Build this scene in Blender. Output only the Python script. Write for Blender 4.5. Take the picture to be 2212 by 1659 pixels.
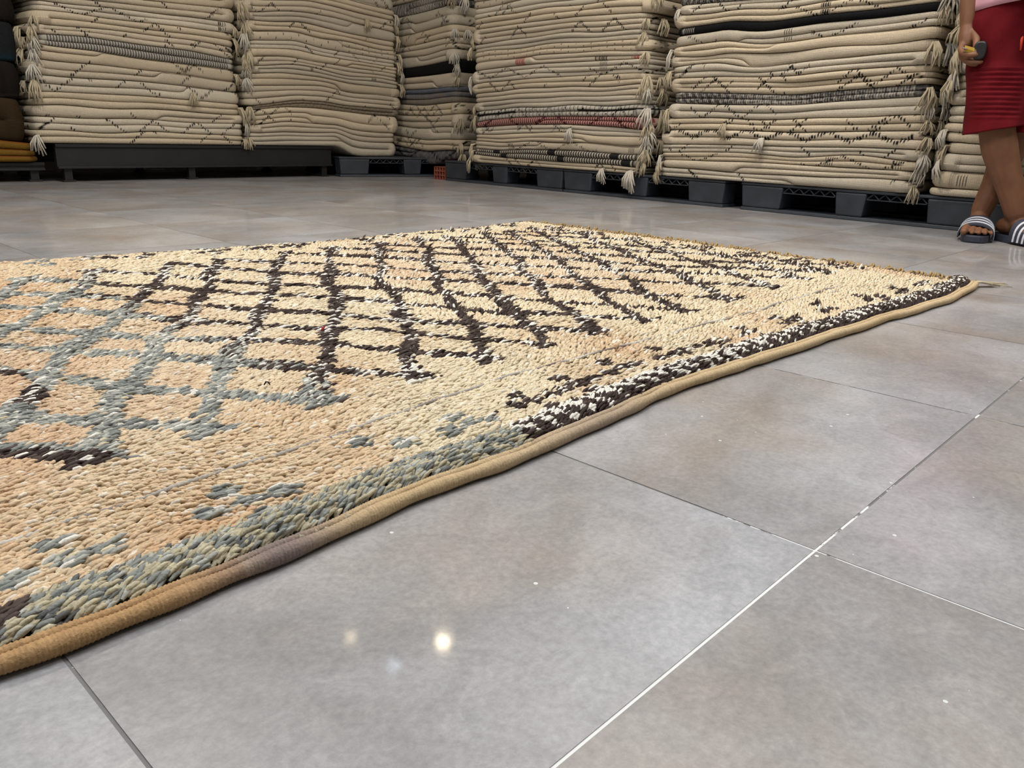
import bpy, bmesh, math
import numpy as np
from mathutils import Vector, Matrix

for o in list(bpy.data.objects):
    bpy.data.objects.remove(o, do_unlink=True)
SC = bpy.context.scene
COL = SC.collection
RNG = np.random.default_rng(11)

# ------------------------------------------------------------------ camera
cam_d = bpy.data.cameras.new('camera')
cam_d.sensor_width = 36.0
cam_d.lens = 27.736
cam_d.clip_start = 0.02
cam = bpy.data.objects.new('camera', cam_d)
COL.objects.link(cam)
cr = Vector((0.68857929, -0.72455542, 0.02963132))
cu = Vector((0.20152779, 0.23045369, 0.95198616))
cf = Vector((0.69659537, 0.64954642, -0.30470369))
cam.matrix_world = Matrix(((cr.x, cu.x, -cf.x, 0), (cr.y, cu.y, -cf.y, 0), (cr.z, cu.z, -cf.z, 0.335), (0, 0, 0, 1)))
SC.camera = cam

# ------------------------------------------------------------------ world, exposure
w = bpy.data.worlds.new('world')
SC.world = w
w.use_nodes = True
w.node_tree.nodes['Background'].inputs[0].default_value = (0.80, 0.88, 1.0, 1)
w.node_tree.nodes['Background'].inputs[1].default_value = 0.15
SC.view_settings.view_transform = 'Standard'
SC.view_settings.look = 'None'
SC.view_settings.gamma = 1.0
SC.view_settings.use_curve_mapping = False
SC.view_settings.exposure = 0.36
SC.cycles.max_bounces = 4
SC.cycles.diffuse_bounces = 2
SC.cycles.glossy_bounces = 2
SC.cycles.use_light_tree = False
# light panels of the ceiling: x, y, size x, size y, watts, colour
PANELS = [
    (0.55, 0.90, 0.60, 0.60, 26, (0.87, 0.935, 1.0)),
    (-0.90, 1.60, 0.60, 0.60, 22, (0.87, 0.935, 1.0)),
    (1.90, -0.40, 0.60, 0.60, 22, (0.87, 0.935, 1.0)),
    (0.90, 2.90, 0.60, 0.60, 32, (1.0, 0.935, 0.845)),
    (2.35, 1.55, 0.60, 0.60, 32, (1.0, 0.935, 0.845)),
    (3.10, 0.30, 0.60, 0.60, 22, (1.0, 0.935, 0.845)),
]
CEIL = 2.95

# ------------------------------------------------------------------ helpers
def smooth_noise(x, seed, f, n=5):
    r = np.random.default_rng(seed)
    out = np.zeros_like(np.asarray(x, float))
    for k in range(n):
        out = out + np.sin(np.asarray(x) * f * (0.5 + r.random() * 1.6) + r.random() * 6.283) * (0.5 + r.random())
    return out / (n * 0.75)

def noise2(x, y, seed, f, n=8):
    r = np.random.default_rng(seed)
    out = 0
    for k in range(n):
        a = r.random() * 6.283
        ff = f * (0.5 + r.random() * 1.3)
        out = out + np.sin((x * math.cos(a) + y * math.sin(a)) * ff + r.random() * 6.283)
    return out / math.sqrt(n / 2.0) / 1.6

def lin(r, g, b):
    def c(v):
        v /= 255.0
        return v / 12.92 if v <= 0.04045 else ((v + 0.055) / 1.055) ** 2.4
    return np.array((c(r), c(g), c(b)))

def mesh_arrays(name, verts, quads=None, tris=None, cols=None, uvs=None, smooth=True):
    me = bpy.data.meshes.new(name)
    verts = np.asarray(verts, np.float32)
    nq = 0 if quads is None else len(quads)
    nt = 0 if tris is None else len(tris)
    li = []
    if nq: li.append(np.asarray(quads, np.int32).ravel())
    if nt: li.append(np.asarray(tris, np.int32).ravel())
    loops = np.concatenate(li)
    tot = np.concatenate([np.full(nq, 4, np.int32), np.full(nt, 3, np.int32)])
    start = np.concatenate([[0], np.cumsum(tot)[:-1]]).astype(np.int32)
    me.vertices.add(len(verts)); me.vertices.foreach_set('co', verts.ravel())
    me.loops.add(len(loops)); me.loops.foreach_set('vertex_index', loops)
    me.polygons.add(nq + nt)
    me.polygons.foreach_set('loop_start', start)
    me.polygons.foreach_set('loop_total', tot)
    me.polygons.foreach_set('use_smooth', np.full(nq + nt, smooth, bool))
    if cols is not None:
        at = me.color_attributes.new('Col', 'FLOAT_COLOR', 'POINT')
        c4 = np.ones((len(verts), 4), np.float32); c4[:, :3] = cols
        at.data.foreach_set('color', c4.ravel())
    if uvs is not None:
        ul = me.uv_layers.new(name='UVMap')
        ul.data.foreach_set('uv', np.asarray(uvs, np.float32)[loops].ravel())
    me.update(); me.validate()
    return me

def link(name, me, mat=None, parent=None):
    o = bpy.data.objects.new(name, me)
    COL.objects.link(o)
    if mat is not None and me is not None and len(me.materials) == 0:
        me.materials.append(mat)
    if parent is not None:
        o.parent = parent
    return o

def empty(name, loc=(0, 0, 0), rz=0.0):
    o = bpy.data.objects.new(name, None)
    o.empty_display_size = 0.05
    COL.objects.link(o)
    o.location = loc
    o.rotation_euler = (0, 0, rz)
    return o

def tag(o, label, cat, group=None, kind=None):
    if label: o['label'] = label
    if cat: o['category'] = cat
    if group: o['group'] = group
    if kind: o['kind'] = kind
    return o

class MB:
    """collects boxes, tubes and lofts into one mesh"""
    def __init__(s):
        s.v = []; s.q = []; s.t = []; s.n = 0
    def add(s, v, q=(), t=()):
        for f in q: s.q.append([i + s.n for i in f])
        for f in t: s.t.append([i + s.n for i in f])
        s.v.extend([tuple(p) for p in v]); s.n += len(v)
    def box(s, x0, x1, y0, y1, z0, z1, taper=0.0):
        a = taper
        v = [(x0, y0, z0), (x1, y0, z0), (x1, y1, z0), (x0, y1, z0), (x0 + a, y0 + a, z1), (x1 - a, y0 + a, z1), (x1 - a, y1 - a, z1), (x0 + a, y1 - a, z1)]
        s.add(v, [(3, 2, 1, 0), (4, 5, 6, 7), (0, 1, 5, 4), (1, 2, 6, 5), (2, 3, 7, 6), (3, 0, 4, 7)])
    def tube(s, pts, rad, sides=8, cap=True, flat=None):
        pts = [Vector(p) for p in pts]
        if not hasattr(rad, '__len__'): rad = [rad] * len(pts)
        base = s.n; vs = []
        up0 = None
        for i, p in enumerate(pts):
            d = (pts[min(i + 1, len(pts) - 1)] - pts[max(i - 1, 0)]).normalized()
            if up0 is None:
                up0 = Vector((0, 0, 1)) if abs(d.z) < 0.9 else Vector((1, 0, 0))
            a = d.cross(up0)
            if a.length < 1e-5: a = d.cross(Vector((0, 1, 0.1)))
            a.normalize(); b = a.cross(d).normalized(); up0 = b
            for k in range(sides):
                th = 6.28318 * k / sides
                fb = 1.0 if flat is None else flat
                vs.append(p + a * (rad[i] * math.cos(th)) + b * (rad[i] * fb * math.sin(th)))
        q = []
        for i in range(len(pts) - 1):
            for k in range(sides):
                k2 = (k + 1) % sides
                q.append((i * sides + k, i * sides + k2, (i + 1) * sides + k2, (i + 1) * sides + k))
        t = []
        if cap:
            n = len(vs)
            vs.append(pts[0]); vs.append(pts[-1])
            for k in range(sides):
                k2 = (k + 1) % sides
                t.append((k2, k, n)); t.append(((len(pts) - 1) * sides + k, (len(pts) - 1) * sides + k2, n + 1))
        s.add(vs, q, t)
    def build(s, name, mat, parent=None, smooth=False, bevel=0.0):
        me = mesh_arrays(name, np.array(s.v), np.array(s.q) if s.q else None, np.array(s.t) if s.t else None, smooth=smooth)
        o = link(name, me, mat, parent)
        if bevel > 0:
            m = o.modifiers.new('edge', 'BEVEL'); m.width = bevel; m.segments = 2; m.limit_method = 'ANGLE'
        return o

# ------------------------------------------------------------------ materials
def new_mat(name):
    m = bpy.data.materials.new(name)
    m.use_nodes = True
    nt = m.node_tree
    return m, nt, nt.nodes['Principled BSDF']

def N(nt, t, **kw):
    n = nt.nodes.new(t)
    for k, v in kw.items():
        setattr(n, k, v)
    return n

def simple_mat(name, rgb, rough=0.6, metal=0.0, var=0.12, scale=30.0, bump=0.0, bscale=200.0, spec=0.5, sheen=0.0):
    m, nt, bs = new_mat(name)
    tc = N(nt, 'ShaderNodeTexCoord')
    no = N(nt, 'ShaderNodeTexNoise'); no.inputs['Scale'].default_value = scale; no.inputs['Detail'].default_value = 6
    nt.links.new(tc.outputs['Object'], no.inputs['Vector'])
    rp = N(nt, 'ShaderNodeValToRGB')
    c = np.array(rgb)
    rp.color_ramp.elements[0].position = 0.3; rp.color_ramp.elements[1].position = 0.7
    rp.color_ramp.elements[0].color = (*np.clip(c * (1 - var), 0, 1), 1)
    rp.color_ramp.elements[1].color = (*np.clip(c * (1 + var), 0, 1), 1)
    nt.links.new(no.outputs['Fac'], rp.inputs['Fac'])
    nt.links.new(rp.outputs['Color'], bs.inputs['Base Color'])
    bs.inputs['Roughness'].default_value = rough
    bs.inputs['Metallic'].default_value = metal
    bs.inputs['Specular IOR Level'].default_value = spec
    if sheen: bs.inputs['Sheen Weight'].default_value = sheen
    if bump > 0:
        n2 = N(nt, 'ShaderNodeTexNoise'); n2.inputs['Scale'].default_value = bscale; n2.inputs['Detail'].default_value = 3
        nt.links.new(tc.outputs['Object'], n2.inputs['Vector'])
        bp = N(nt, 'ShaderNodeBump'); bp.inputs['Strength'].default_value = bump; bp.inputs['Distance'].default_value = 0.002
        nt.links.new(n2.outputs['Fac'], bp.inputs['Height'])
        nt.links.new(bp.outputs['Normal'], bs.inputs['Normal'])
    return m

def wool_mat(name, bump=0.5, rib=False, knit=1.0, rough=0.95):
    m, nt, bs = new_mat(name)
    at = N(nt, 'ShaderNodeAttribute'); at.attribute_name = 'Col'
    tc = N(nt, 'ShaderNodeTexCoord')
    no = N(nt, 'ShaderNodeTexNoise'); no.inputs['Scale'].default_value = 420; no.inputs['Detail'].default_value = 3
    nt.links.new(tc.outputs['Object'], no.inputs['Vector'])
    mr = N(nt, 'ShaderNodeMapRange'); mr.inputs[1].default_value = 0.3; mr.inputs[2].default_value = 0.7
    mr.inputs[3].default_value = 0.86; mr.inputs[4].default_value = 1.12
    nt.links.new(no.outputs['Fac'], mr.inputs[0])
    mx = N(nt, 'ShaderNodeMix', data_type='RGBA', blend_type='MULTIPLY'); mx.inputs['Factor'].default_value = 1.0
    nt.links.new(at.outputs['Color'], mx.inputs['A']); nt.links.new(mr.outputs[0], mx.inputs['B'])
    nt.links.new(mx.outputs['Result'], bs.inputs['Base Color'])
    bs.inputs['Roughness'].default_value = rough
    bs.inputs['Specular IOR Level'].default_value = 0.15
    h = no.outputs['Fac']
    if rib:
        sp = N(nt, 'ShaderNodeSeparateXYZ'); nt.links.new(tc.outputs['UV'], sp.inputs[0])
        def wave(sock, per):
            mu = N(nt, 'ShaderNodeMath', operation='MULTIPLY'); mu.inputs[1].default_value = 6.28318 / per
            nt.links.new(sock, mu.inputs[0])
            si = N(nt, 'ShaderNodeMath', operation='SINE'); nt.links.new(mu.outputs[0], si.inputs[0])
            return si.outputs[0]
        a = wave(sp.outputs[0], 0.0075); b = wave(sp.outputs[1], 0.0065)
        ad = N(nt, 'ShaderNodeMath', operation='ADD'); nt.links.new(a, ad.inputs[0]); nt.links.new(b, ad.inputs[1])
        mu = N(nt, 'ShaderNodeMath', operation='MULTIPLY'); mu.inputs[1].default_value = 0.22 * knit; nt.links.new(ad.outputs[0], mu.inputs[0])
        ad2 = N(nt, 'ShaderNodeMath', operation='ADD'); nt.links.new(mu.outputs[0], ad2.inputs[0]); nt.links.new(no.outputs['Fac'], ad2.inputs[1])
        h = ad2.outputs[0]
    bp = N(nt, 'ShaderNodeBump'); bp.inputs['Strength'].default_value = bump; bp.inputs['Distance'].default_value = 0.003
    nt.links.new(h, bp.inputs['Height']); nt.links.new(bp.outputs['Normal'], bs.inputs['Normal'])
    return m

def emit_mat(name, rgb, strength):
    m, nt, bs = new_mat(name)
    bs.inputs['Base Color'].default_value = (*rgb, 1)
    bs.inputs['Emission Color'].default_value = (*rgb, 1)
    bs.inputs['Emission Strength'].default_value = strength
    return m

def tile_material():
    m, nt, bs = new_mat('porcelain_tile')
    ge = N(nt, 'ShaderNodeNewGeometry'); oi = N(nt, 'ShaderNodeObjectInfo')
    # cloudy streaks, shifted per tile
    sh = N(nt, 'ShaderNodeVectorMath', operation='SCALE'); sh.inputs['Scale'].default_value = 9.0
    cmb = N(nt, 'ShaderNodeCombineXYZ')
    nt.links.new(oi.outputs['Random'], cmb.inputs[0]); nt.links.new(oi.outputs['Random'], cmb.inputs[2])
    nt.links.new(cmb.outputs[0], sh.inputs[0])
    ad = N(nt, 'ShaderNodeVectorMath', operation='ADD'); nt.links.new(ge.outputs['Position'], ad.inputs[0]); nt.links.new(sh.outputs[0], ad.inputs[1])
    def noise(scale, detail, dist=0.0, vec=None, rough=0.55):
        n = N(nt, 'ShaderNodeTexNoise'); n.inputs['Scale'].default_value = scale; n.inputs['Detail'].default_value = detail
        n.inputs['Distortion'].default_value = dist; n.inputs['Roughness'].default_value = rough
        nt.links.new(vec or ad.outputs[0], n.inputs['Vector']); return n.outputs['Fac']
    def ramp(fac, stops):
        r = N(nt, 'ShaderNodeValToRGB')
        while len(r.color_ramp.elements) < len(stops): r.color_ramp.elements.new(0.5)
        for e, (p, c) in zip(r.color_ramp.elements, stops):
            e.position = p; e.color = (*c, 1)
        nt.links.new(fac, r.inputs['Fac']); return r.outputs['Color']
    def mix(a, b, fac, mode='MIX'):
        x = N(nt, 'ShaderNodeMix', data_type='RGBA', blend_type=mode)
        if isinstance(fac, float): x.inputs['Factor'].default_value = fac
        else: nt.links.new(fac, x.inputs['Factor'])
        for s, v in (('A', a), ('B', b)):
            if isinstance(v, tuple): x.inputs[s].default_value = (*v, 1)
            else: nt.links.new(v, x.inputs[s])
        return x.outputs['Result']
    c1 = ramp(noise(2.6, 5, 0.6), [(0.32, tuple(lin(127, 120, 114))), (0.50, tuple(lin(157, 154, 152))), (0.66, tuple(lin(186, 185, 187)))])
    hue = ramp(noise(3.4, 3, 0.3), [(0.35, tuple(lin(172, 156, 142))), (0.58, tuple(lin(166, 166, 170)))])
    c2 = mix(c1, hue, 0.38)
    fine = ramp(noise(160, 4, 0.0, ge.outputs['Position'], 0.7), [(0.3, (0.82, 0.82, 0.82)), (0.7, (1.14, 1.14, 1.14))])
    c3 = mix(c2, fine, 1.0, 'MULTIPLY')
    cl = ramp(noise(22, 6, 1.2, None, 0.75), [(0.36, (0.86, 0.87, 0.88)), (0.66, (1.10, 1.10, 1.11))])
    c3 = mix(c3, cl, 1.0, 'MULTIPLY')
    # white paint flecks and dark specks
    vo = N(nt, 'ShaderNodeTexVoronoi'); vo.inputs['Scale'].default_value = 34; nt.links.new(ge.outputs['Position'], vo.inputs['Vector'])
    sc = N(nt, 'ShaderNodeSeparateColor'); nt.links.new(vo.outputs['Color'], sc.inputs[0])
    rr = N(nt, 'ShaderNodeMath', operation='MULTIPLY'); rr.inputs[1].default_value = 0.11; nt.links.new(sc.outputs[0], rr.inputs[0])
    rs = N(nt, 'ShaderNodeMath', operation='SUBTRACT'); nt.links.new(rr.outputs[0], rs.inputs[0]); rs.inputs[1].default_value = 0.040
    lt = N(nt, 'ShaderNodeMath', operation='LESS_THAN'); nt.links.new(vo.outputs['Distance'], lt.inputs[0]); nt.links.new(rs.outputs[0], lt.inputs[1])
    c4 = mix(c3, tuple(lin(226, 226, 224)), lt.outputs[0])
    vo2 = N(nt, 'ShaderNodeTexVoronoi'); vo2.inputs['Scale'].default_value = 9; nt.links.new(ge.outputs['Position'], vo2.inputs['Vector'])
    sc2 = N(nt, 'ShaderNodeSeparateColor'); nt.links.new(vo2.outputs['Color'], sc2.inputs[0])
    r2 = N(nt, 'ShaderNodeMath', operation='MULTIPLY'); r2.inputs[1].default_value = 0.10; nt.links.new(sc2.outputs[1], r2.inputs[0])
    r3 = N(nt, 'ShaderNodeMath', operation='SUBTRACT'); nt.links.new(r2.outputs[0], r3.inputs[0]); r3.inputs[1].default_value = 0.075
    l2 = N(nt, 'ShaderNodeMath', operation='LESS_THAN'); nt.links.new(vo2.outputs['Distance'], l2.inputs[0]); nt.links.new(r3.outputs[0], l2.inputs[1])
    c5 = mix(c4, tuple(lin(88, 80, 78)), l2.outputs[0])
    nt.links.new(c5, bs.inputs['Base Color'])
    rmap = N(nt, 'ShaderNodeMapRange'); rmap.inputs[3].default_value = 0.30; rmap.inputs[4].default_value = 0.48
    nt.links.new(noise(14, 4, 0.5), rmap.inputs[0]); nt.links.new(rmap.outputs[0], bs.inputs['Roughness'])
    bs.inputs['Specular IOR Level'].default_value = 0.5
    bs.inputs['Coat Weight'].default_value = 0.45
    bs.inputs['Coat Roughness'].default_value = 0.07
    bp = N(nt, 'ShaderNodeBump'); bp.inputs['Strength'].default_value = 0.10; bp.inputs['Distance'].default_value = 0.001
    nt.links.new(noise(240, 3, 0.0, ge.outputs['Position']), bp.inputs['Height']); nt.links.new(bp.outputs['Normal'], bs.inputs['Normal'])
    return m

def grout_material():
    m, nt, bs = new_mat('grout')
    ge = N(nt, 'ShaderNodeNewGeometry')
    n = N(nt, 'ShaderNodeTexNoise'); n.inputs['Scale'].default_value = 26; n.inputs['Detail'].default_value = 5; n.inputs['Roughness'].default_value = 0.7
    nt.links.new(ge.outputs['Position'], n.inputs['Vector'])
    n2 = N(nt, 'ShaderNodeTexNoise'); n2.inputs['Scale'].default_value = 2.3; n2.inputs['Detail'].default_value = 1
    nt.links.new(ge.outputs['Position'], n2.inputs['Vector'])
    ad = N(nt, 'ShaderNodeMath', operation='ADD'); nt.links.new(n.outputs['Fac'], ad.inputs[0]); nt.links.new(n2.outputs['Fac'], ad.inputs[1])
    # plaster left in two of the joints
    sp = N(nt, 'ShaderNodeSeparateXYZ'); nt.links.new(ge.outputs['Position'], sp.inputs[0])
    def joint(axis, at, run_axis, r0, r1, amount):
        df = N(nt, 'ShaderNodeMath', operation='SUBTRACT'); nt.links.new(sp.outputs[axis], df.inputs[0]); df.inputs[1].default_value = at
        ab = N(nt, 'ShaderNodeMath', operation='ABSOLUTE'); nt.links.new(df.outputs[0], ab.inputs[0])
        l = N(nt, 'ShaderNodeMath', operation='LESS_THAN'); nt.links.new(ab.outputs[0], l.inputs[0]); l.inputs[1].default_value = 0.01
        mr = N(nt, 'ShaderNodeMapRange'); mr.inputs[1].default_value = r0; mr.inputs[2].default_value = r1; mr.inputs[3].default_value = amount; mr.inputs[4].default_value = 0.0
        nt.links.new(sp.outputs[run_axis], mr.inputs[0])
        m_ = N(nt, 'ShaderNodeMath', operation='MULTIPLY'); nt.links.new(l.outputs[0], m_.inputs[0]); nt.links.new(mr.outputs[0], m_.inputs[1])
        return m_.outputs[0]
    j1 = joint(1, 0.2187, 0, 0.35, 1.10, 0.46); j2 = joint(0, 0.623, 1, 0.24, 0.62, 0.27); j3 = joint(0, 1.125, 1, 0.20, 0.75, 0.24)
    j12 = N(nt, 'ShaderNodeMath', operation='ADD'); nt.links.new(j1, j12.inputs[0]); nt.links.new(j2, j12.inputs[1])
    j123 = N(nt, 'ShaderNodeMath', operation='ADD'); nt.links.new(j12.outputs[0], j123.inputs[0]); nt.links.new(j3, j123.inputs[1])
    ad2 = N(nt, 'ShaderNodeMath', operation='ADD'); nt.links.new(ad.outputs[0], ad2.inputs[0]); nt.links.new(j123.outputs[0], ad2.inputs[1])
    rp = N(nt, 'ShaderNodeValToRGB')
    rp.color_ramp.elements[0].position = 1.16 / 2; rp.color_ramp.elements[0].color = (*lin(116, 114, 112), 1)
    rp.color_ramp.elements[1].position = 1.21 / 2; rp.color_ramp.elements[1].color = (*lin(232, 231, 228), 1)
    hf = N(nt, 'ShaderNodeMath', operation='MULTIPLY'); hf.inputs[1].default_value = 0.5; nt.links.new(ad2.outputs[0], hf.inputs[0])
    nt.links.new(hf.outputs[0], rp.inputs['Fac']); nt.links.new(rp.outputs['Color'], bs.inputs['Base Color'])
    bs.inputs['Roughness'].default_value = 0.85
    return m

M_TILE = tile_material()
M_GROUT = grout_material()
M_PILE = wool_mat('pile_wool', 0.35, rough=0.8)
M_FLAT = wool_mat('flatweave_wool', 0.75, rib=True)
M_YARN = simple_mat('fringe_yarn', lin(190, 176, 149), 0.95, var=0.18, scale=60, bump=0.4, bscale=500, spec=0.1)
M_YARN2 = simple_mat('white_fringe_yarn', lin(204, 196, 182), 0.95, var=0.15, scale=60, bump=0.4, bscale=500, spec=0.1)
M_PLASTIC = simple_mat('slate_plastic', lin(52, 56, 63), 0.55, var=0.22, scale=14, bump=0.25, bscale=120)
M_STEEL = simple_mat('black_painted_steel', lin(27, 27, 29), 0.5, var=0.2, scale=9, bump=0.15, bscale=90)
M_WALL = simple_mat('plaster_wall', lin(186, 178, 165), 0.9, var=0.05, scale=3, bump=0.2, bscale=60)
M_CEIL = simple_mat('ceiling_paint', lin(222, 220, 214), 0.9, var=0.03, scale=3)
M_SKIN = simple_mat('skin', lin(122, 82, 58), 0.55, var=0.12, scale=22, bump=0.15, bscale=260, spec=0.35)
M_SHORTS = simple_mat('red_cotton', lin(98, 15, 23), 0.9, var=0.14, scale=16, bump=0.4, bscale=420, spec=0.15)
M_SHIRT = simple_mat('pink_cotton', lin(214, 160, 172), 0.9, var=0.08, scale=12, bump=0.4, bscale=420, spec=0.15)
M_HAIR = simple_mat('dark_hair', lin(28, 22, 20), 0.6, var=0.2, scale=60, bump=0.6, bscale=200)
M_NAVY = simple_mat('navy_foam', lin(52, 54, 68), 0.6, var=0.1, scale=30, bump=0.15, bscale=300)
M_WHITE = simple_mat('white_rubber', lin(220, 220, 228), 0.5, var=0.04, scale=30)
M_NAIL = simple_mat('toe_nail', lin(196, 142, 120), 0.35, var=0.05, scale=40)
M_CASE = simple_mat('dark_rubber_case', lin(24, 21, 21), 0.5, var=0.3, scale=60, bump=0.4, bscale=200)
M_BLADE = simple_mat('yellow_tape_blade', lin(176, 140, 48), 0.4, var=0.1, scale=60)
M_HOOK = simple_mat('steel_hook', lin(205, 205, 205), 0.3, metal=0.8, var=0.05)
M_BRICK = simple_mat('red_clay', lin(150, 82, 62), 0.9, var=0.15, scale=40, bump=0.4, bscale=150)
M_EYE = simple_mat('eye_white', lin(225, 222, 216), 0.3, var=0.03)
M_ORANGE = simple_mat('orange_cord', lin(214, 66, 34), 0.7, var=0.08)

# ------------------------------------------------------------------ room shell
T = 0.502
X0, Y0 = 0.121, 0.2187
RX0, RX1, RY0, RY1 = -2.6, 5.15, -2.3, 5.95
b = MB(); b.box(RX0, RX1, RY0, RY1, -0.12, -0.0006)
FLOOR = b.build('floor', M_GROUT); tag(FLOOR, 'grey tiled floor with thin joints', 'floor', kind='structure')
gap = 0.0011
b = MB()
h = T / 2 - gap
b.box(-h, h, -h, h, -0.012, 0.0, 0.0002)
tile_me = mesh_arrays('tile', np.array(b.v), np.array(b.q), smooth=False)
tile_me.materials.append(M_TILE)
for i in range(-5, 10):
    for j in range(-5, 12):
        cx_, cy_ = X0 + (i + 0.5) * T, Y0 + (j + 0.5) * T
        if cx_ - h < RX0 + 0.01 or cx_ + h > RX1 - 0.01 or cy_ - h < RY0 + 0.01 or cy_ + h > RY1 - 0.01: continue
        # nothing of the floor behind the camera is in view
        if cx_ * 0.70 + cy_ * 0.65 < -0.35: continue
        o = link('tile', tile_me, None, FLOOR)
        o.location = (cx_, cy_, 0.0)

def slab(name, x0, x1, y0, y1, z0, z1, mat):
    b = MB(); b.box(x0, x1, y0, y1, z0, z1)
    o = b.build(name, mat); o['kind'] = 'structure'; return o
slab('wall_back', RX0, RX1, RY1, RY1 + 0.12, -0.12, CEIL + 0.12, M_WALL)
slab('wall_right', RX1, RX1 + 0.12, RY0, RY1, -0.12, CEIL + 0.12, M_WALL)
slab('wall_left', RX0 - 0.12, RX0, RY0, RY1, -0.12, CEIL + 0.12, M_WALL)
slab('wall_front', RX0, RX1, RY0 - 0.12, RY0, -0.12, CEIL + 0.12, M_WALL)
slab('ceiling', RX0, RX1, RY0, RY1, CEIL, CEIL + 0.12, M_CEIL)

for k, (px, py, sx, sy, wt, colr) in enumerate(PANELS):
    p = empty('ceiling_panel_light', (px, py, CEIL))
    tag(p, 'square white ceiling panel light', 'ceiling light', 'ceiling panel lights')
    b = MB()
    for (a0, a1, b0, b1) in ((-sx/2-0.02, sx/2+0.02, -sy/2-0.02, -sy/2), (-sx/2-0.02, sx/2+0.02, sy/2, sy/2+0.02), (-sx/2-0.02, -sx/2, -sy/2, sy/2), (sx/2, sx/2+0.02, -sy/2, sy/2)):
        b.box(a0, a1, b0, b1, -0.03, -0.001)
    b.build('frame', M_WHITE, p)
    area = sx * sy
    b = MB(); b.box(-sx/2, sx/2, -sy/2, sy/2, -0.02, -0.012)
    b.build('diffuser', emit_mat('panel_glow', colr, wt * 1.0 / (area * math.pi)), p)

for (px, py, colr, st, rr) in ((2.57, 3.79, (1.0, 0.83, 0.55), 26, 0.035), (2.98, 3.33, (1.0, 0.84, 0.58), 90, 0.045), (2.59, 3.36, (0.75, 0.88, 1.0), 14, 0.045)):
    p = empty('ceiling_spotlight', (px, py, CEIL))
    nm = {0.035: 'small dim warm ceiling spotlight', 0.045: 'warm bright ceiling spotlight' if st == 90 else 'cool white ceiling spotlight'}[rr]
    tag(p, nm + ' over the rug stacks', 'spotlight')
    b = MB(); b.tube([(0, 0, -0.001), (0, 0, -0.05), (0, 0, -0.055)], [rr + 0.02, rr + 0.018, rr + 0.008], 20); b.build('housing', M_WHITE, p, smooth=False)
    b = MB(); b.tube([(0, 0, -0.0551), (0, 0, -0.058)], rr, 20); b.build('lens', emit_mat('spot_glow', colr, st), p)

# ------------------------------------------------------------------ the big pile rug on the floor
NX = np.array([-1.2, 0.086, 0.167, 0.276, 0.424, 0.63, 0.80, 0.952, 1.197, 1.562, 1.872, 2.106, 2.235])
NY = np.array([0.50, 0.505, 0.499, 0.502, 0.511, 0.511, 0.522, 0.531, 0.513, 0.497, 0.470, 0.473, 0.492])
FX = np.array([-1.2, 0.51, 0.80, 1.03, 1.30, 1.68, 2.0, 2.25])
FY = np.array([2.18, 2.10, 2.045, 2.015, 1.985, 2.01, 2.03, 2.05])
EY = np.array([0.45, 0.495, 0.62, 0.764, 1.03, 1.37, 1.75, 1.97, 2.1])
EX = np.array([2.205, 2.205, 2.215, 2.225, 2.225, 2.25, 2.245, 2.24, 2.235])
RUG_X0 = -0.55
def yN(x):
    s = 0
    for d in (-0.06, -0.03, 0, 0.03, 0.06): s = s + np.interp(x + d, NX, NY)
    return s / 5 + 0.003 * smooth_noise(x, 3, 22)
def yF(x): return np.interp(x, FX, FY) + 0.006 * smooth_noise(x, 4, 16)
def xE(y): return np.interp(y, EY, EX) + 0.004 * smooth_noise(y, 5, 25)
def rug_h(x, y):  # height of the woven ground
    e = np.clip((y - yN(x)) / 0.3, 0, 1)
    return 0.006 + 0.0025 * (1 + noise2(x, y, 6, 7.0)) * e + 0.004 * np.exp(-((x - 2.02) / 0.2) ** 2 - ((y - 1.5) / 0.15) ** 2)

# lattice of diamonds
NT = np.array([0.224, .354, .51, .656, .789, .915, 1.039, 1.192, 1.333, 1.518, 1.70, 1.865, 2.005])
FT = np.array([0.624, .788, .913, 1.089, 1.23, 1.377, 1.537, 1.666, 1.82, 1.941, 2.06])
def tipN(i):
    return NT[0] + i * 0.14 if i < 0 else (NT[i] if i < len(NT) else NT[-1] + (i - len(NT) + 1) * 0.145)
def tipF(i):
    return FT[0] + i * 0.145 if i < 0 else (FT[i] if i < len(FT) else FT[-1] + (i - len(FT) + 1) * 0.145)
YB0, YB1 = 0.80, 1.845
BANDS = []
for i in range(-9, 14):
    BANDS.append((tipN(i), tipF(i + 2), 40 + i))
for j in range(-4, 25):
    BANDS.append((tipN(j), tipF(j - 8), 90 + j))
MOTIF_N = [-0.32, -0.2, -0.09, 0.03, 0.15, 0.30, 0.458, 0.58, 0.705, 0.80, 0.909, 1.031, 1.143, 1.277, 1.413, 1.588, 1.768, 1.931, 2.07]
MOTIF_F = [-0.2, 0.0, 0.2, 0.42, 0.574, 0.67, 0.763, 0.95, 1.07, 1.17, 1.397, 1.525, 1.68, 1.81, 1.92, 2.057]
MOTIF_E = [0.80, 0.95, 1.08, 1.24, 1.34, 1.50, 1.66, 1.82]
C_CREAM = lin(222, 205, 174); C_ORANGE = lin(203, 166, 129); C_PINK = lin(213, 187, 160)
C_DARK = lin(60, 48, 44); C_DARK2 = lin(86, 73, 67); C_WHITE = lin(238, 232, 220)
C_BLUE = lin(138, 140, 134); C_BLUE2 = lin(172, 171, 161); C_BLUE3 = lin(108, 108, 105); C_OLIVE = lin(178, 168, 142); C_MAUVE = lin(136, 118, 108)

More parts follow.
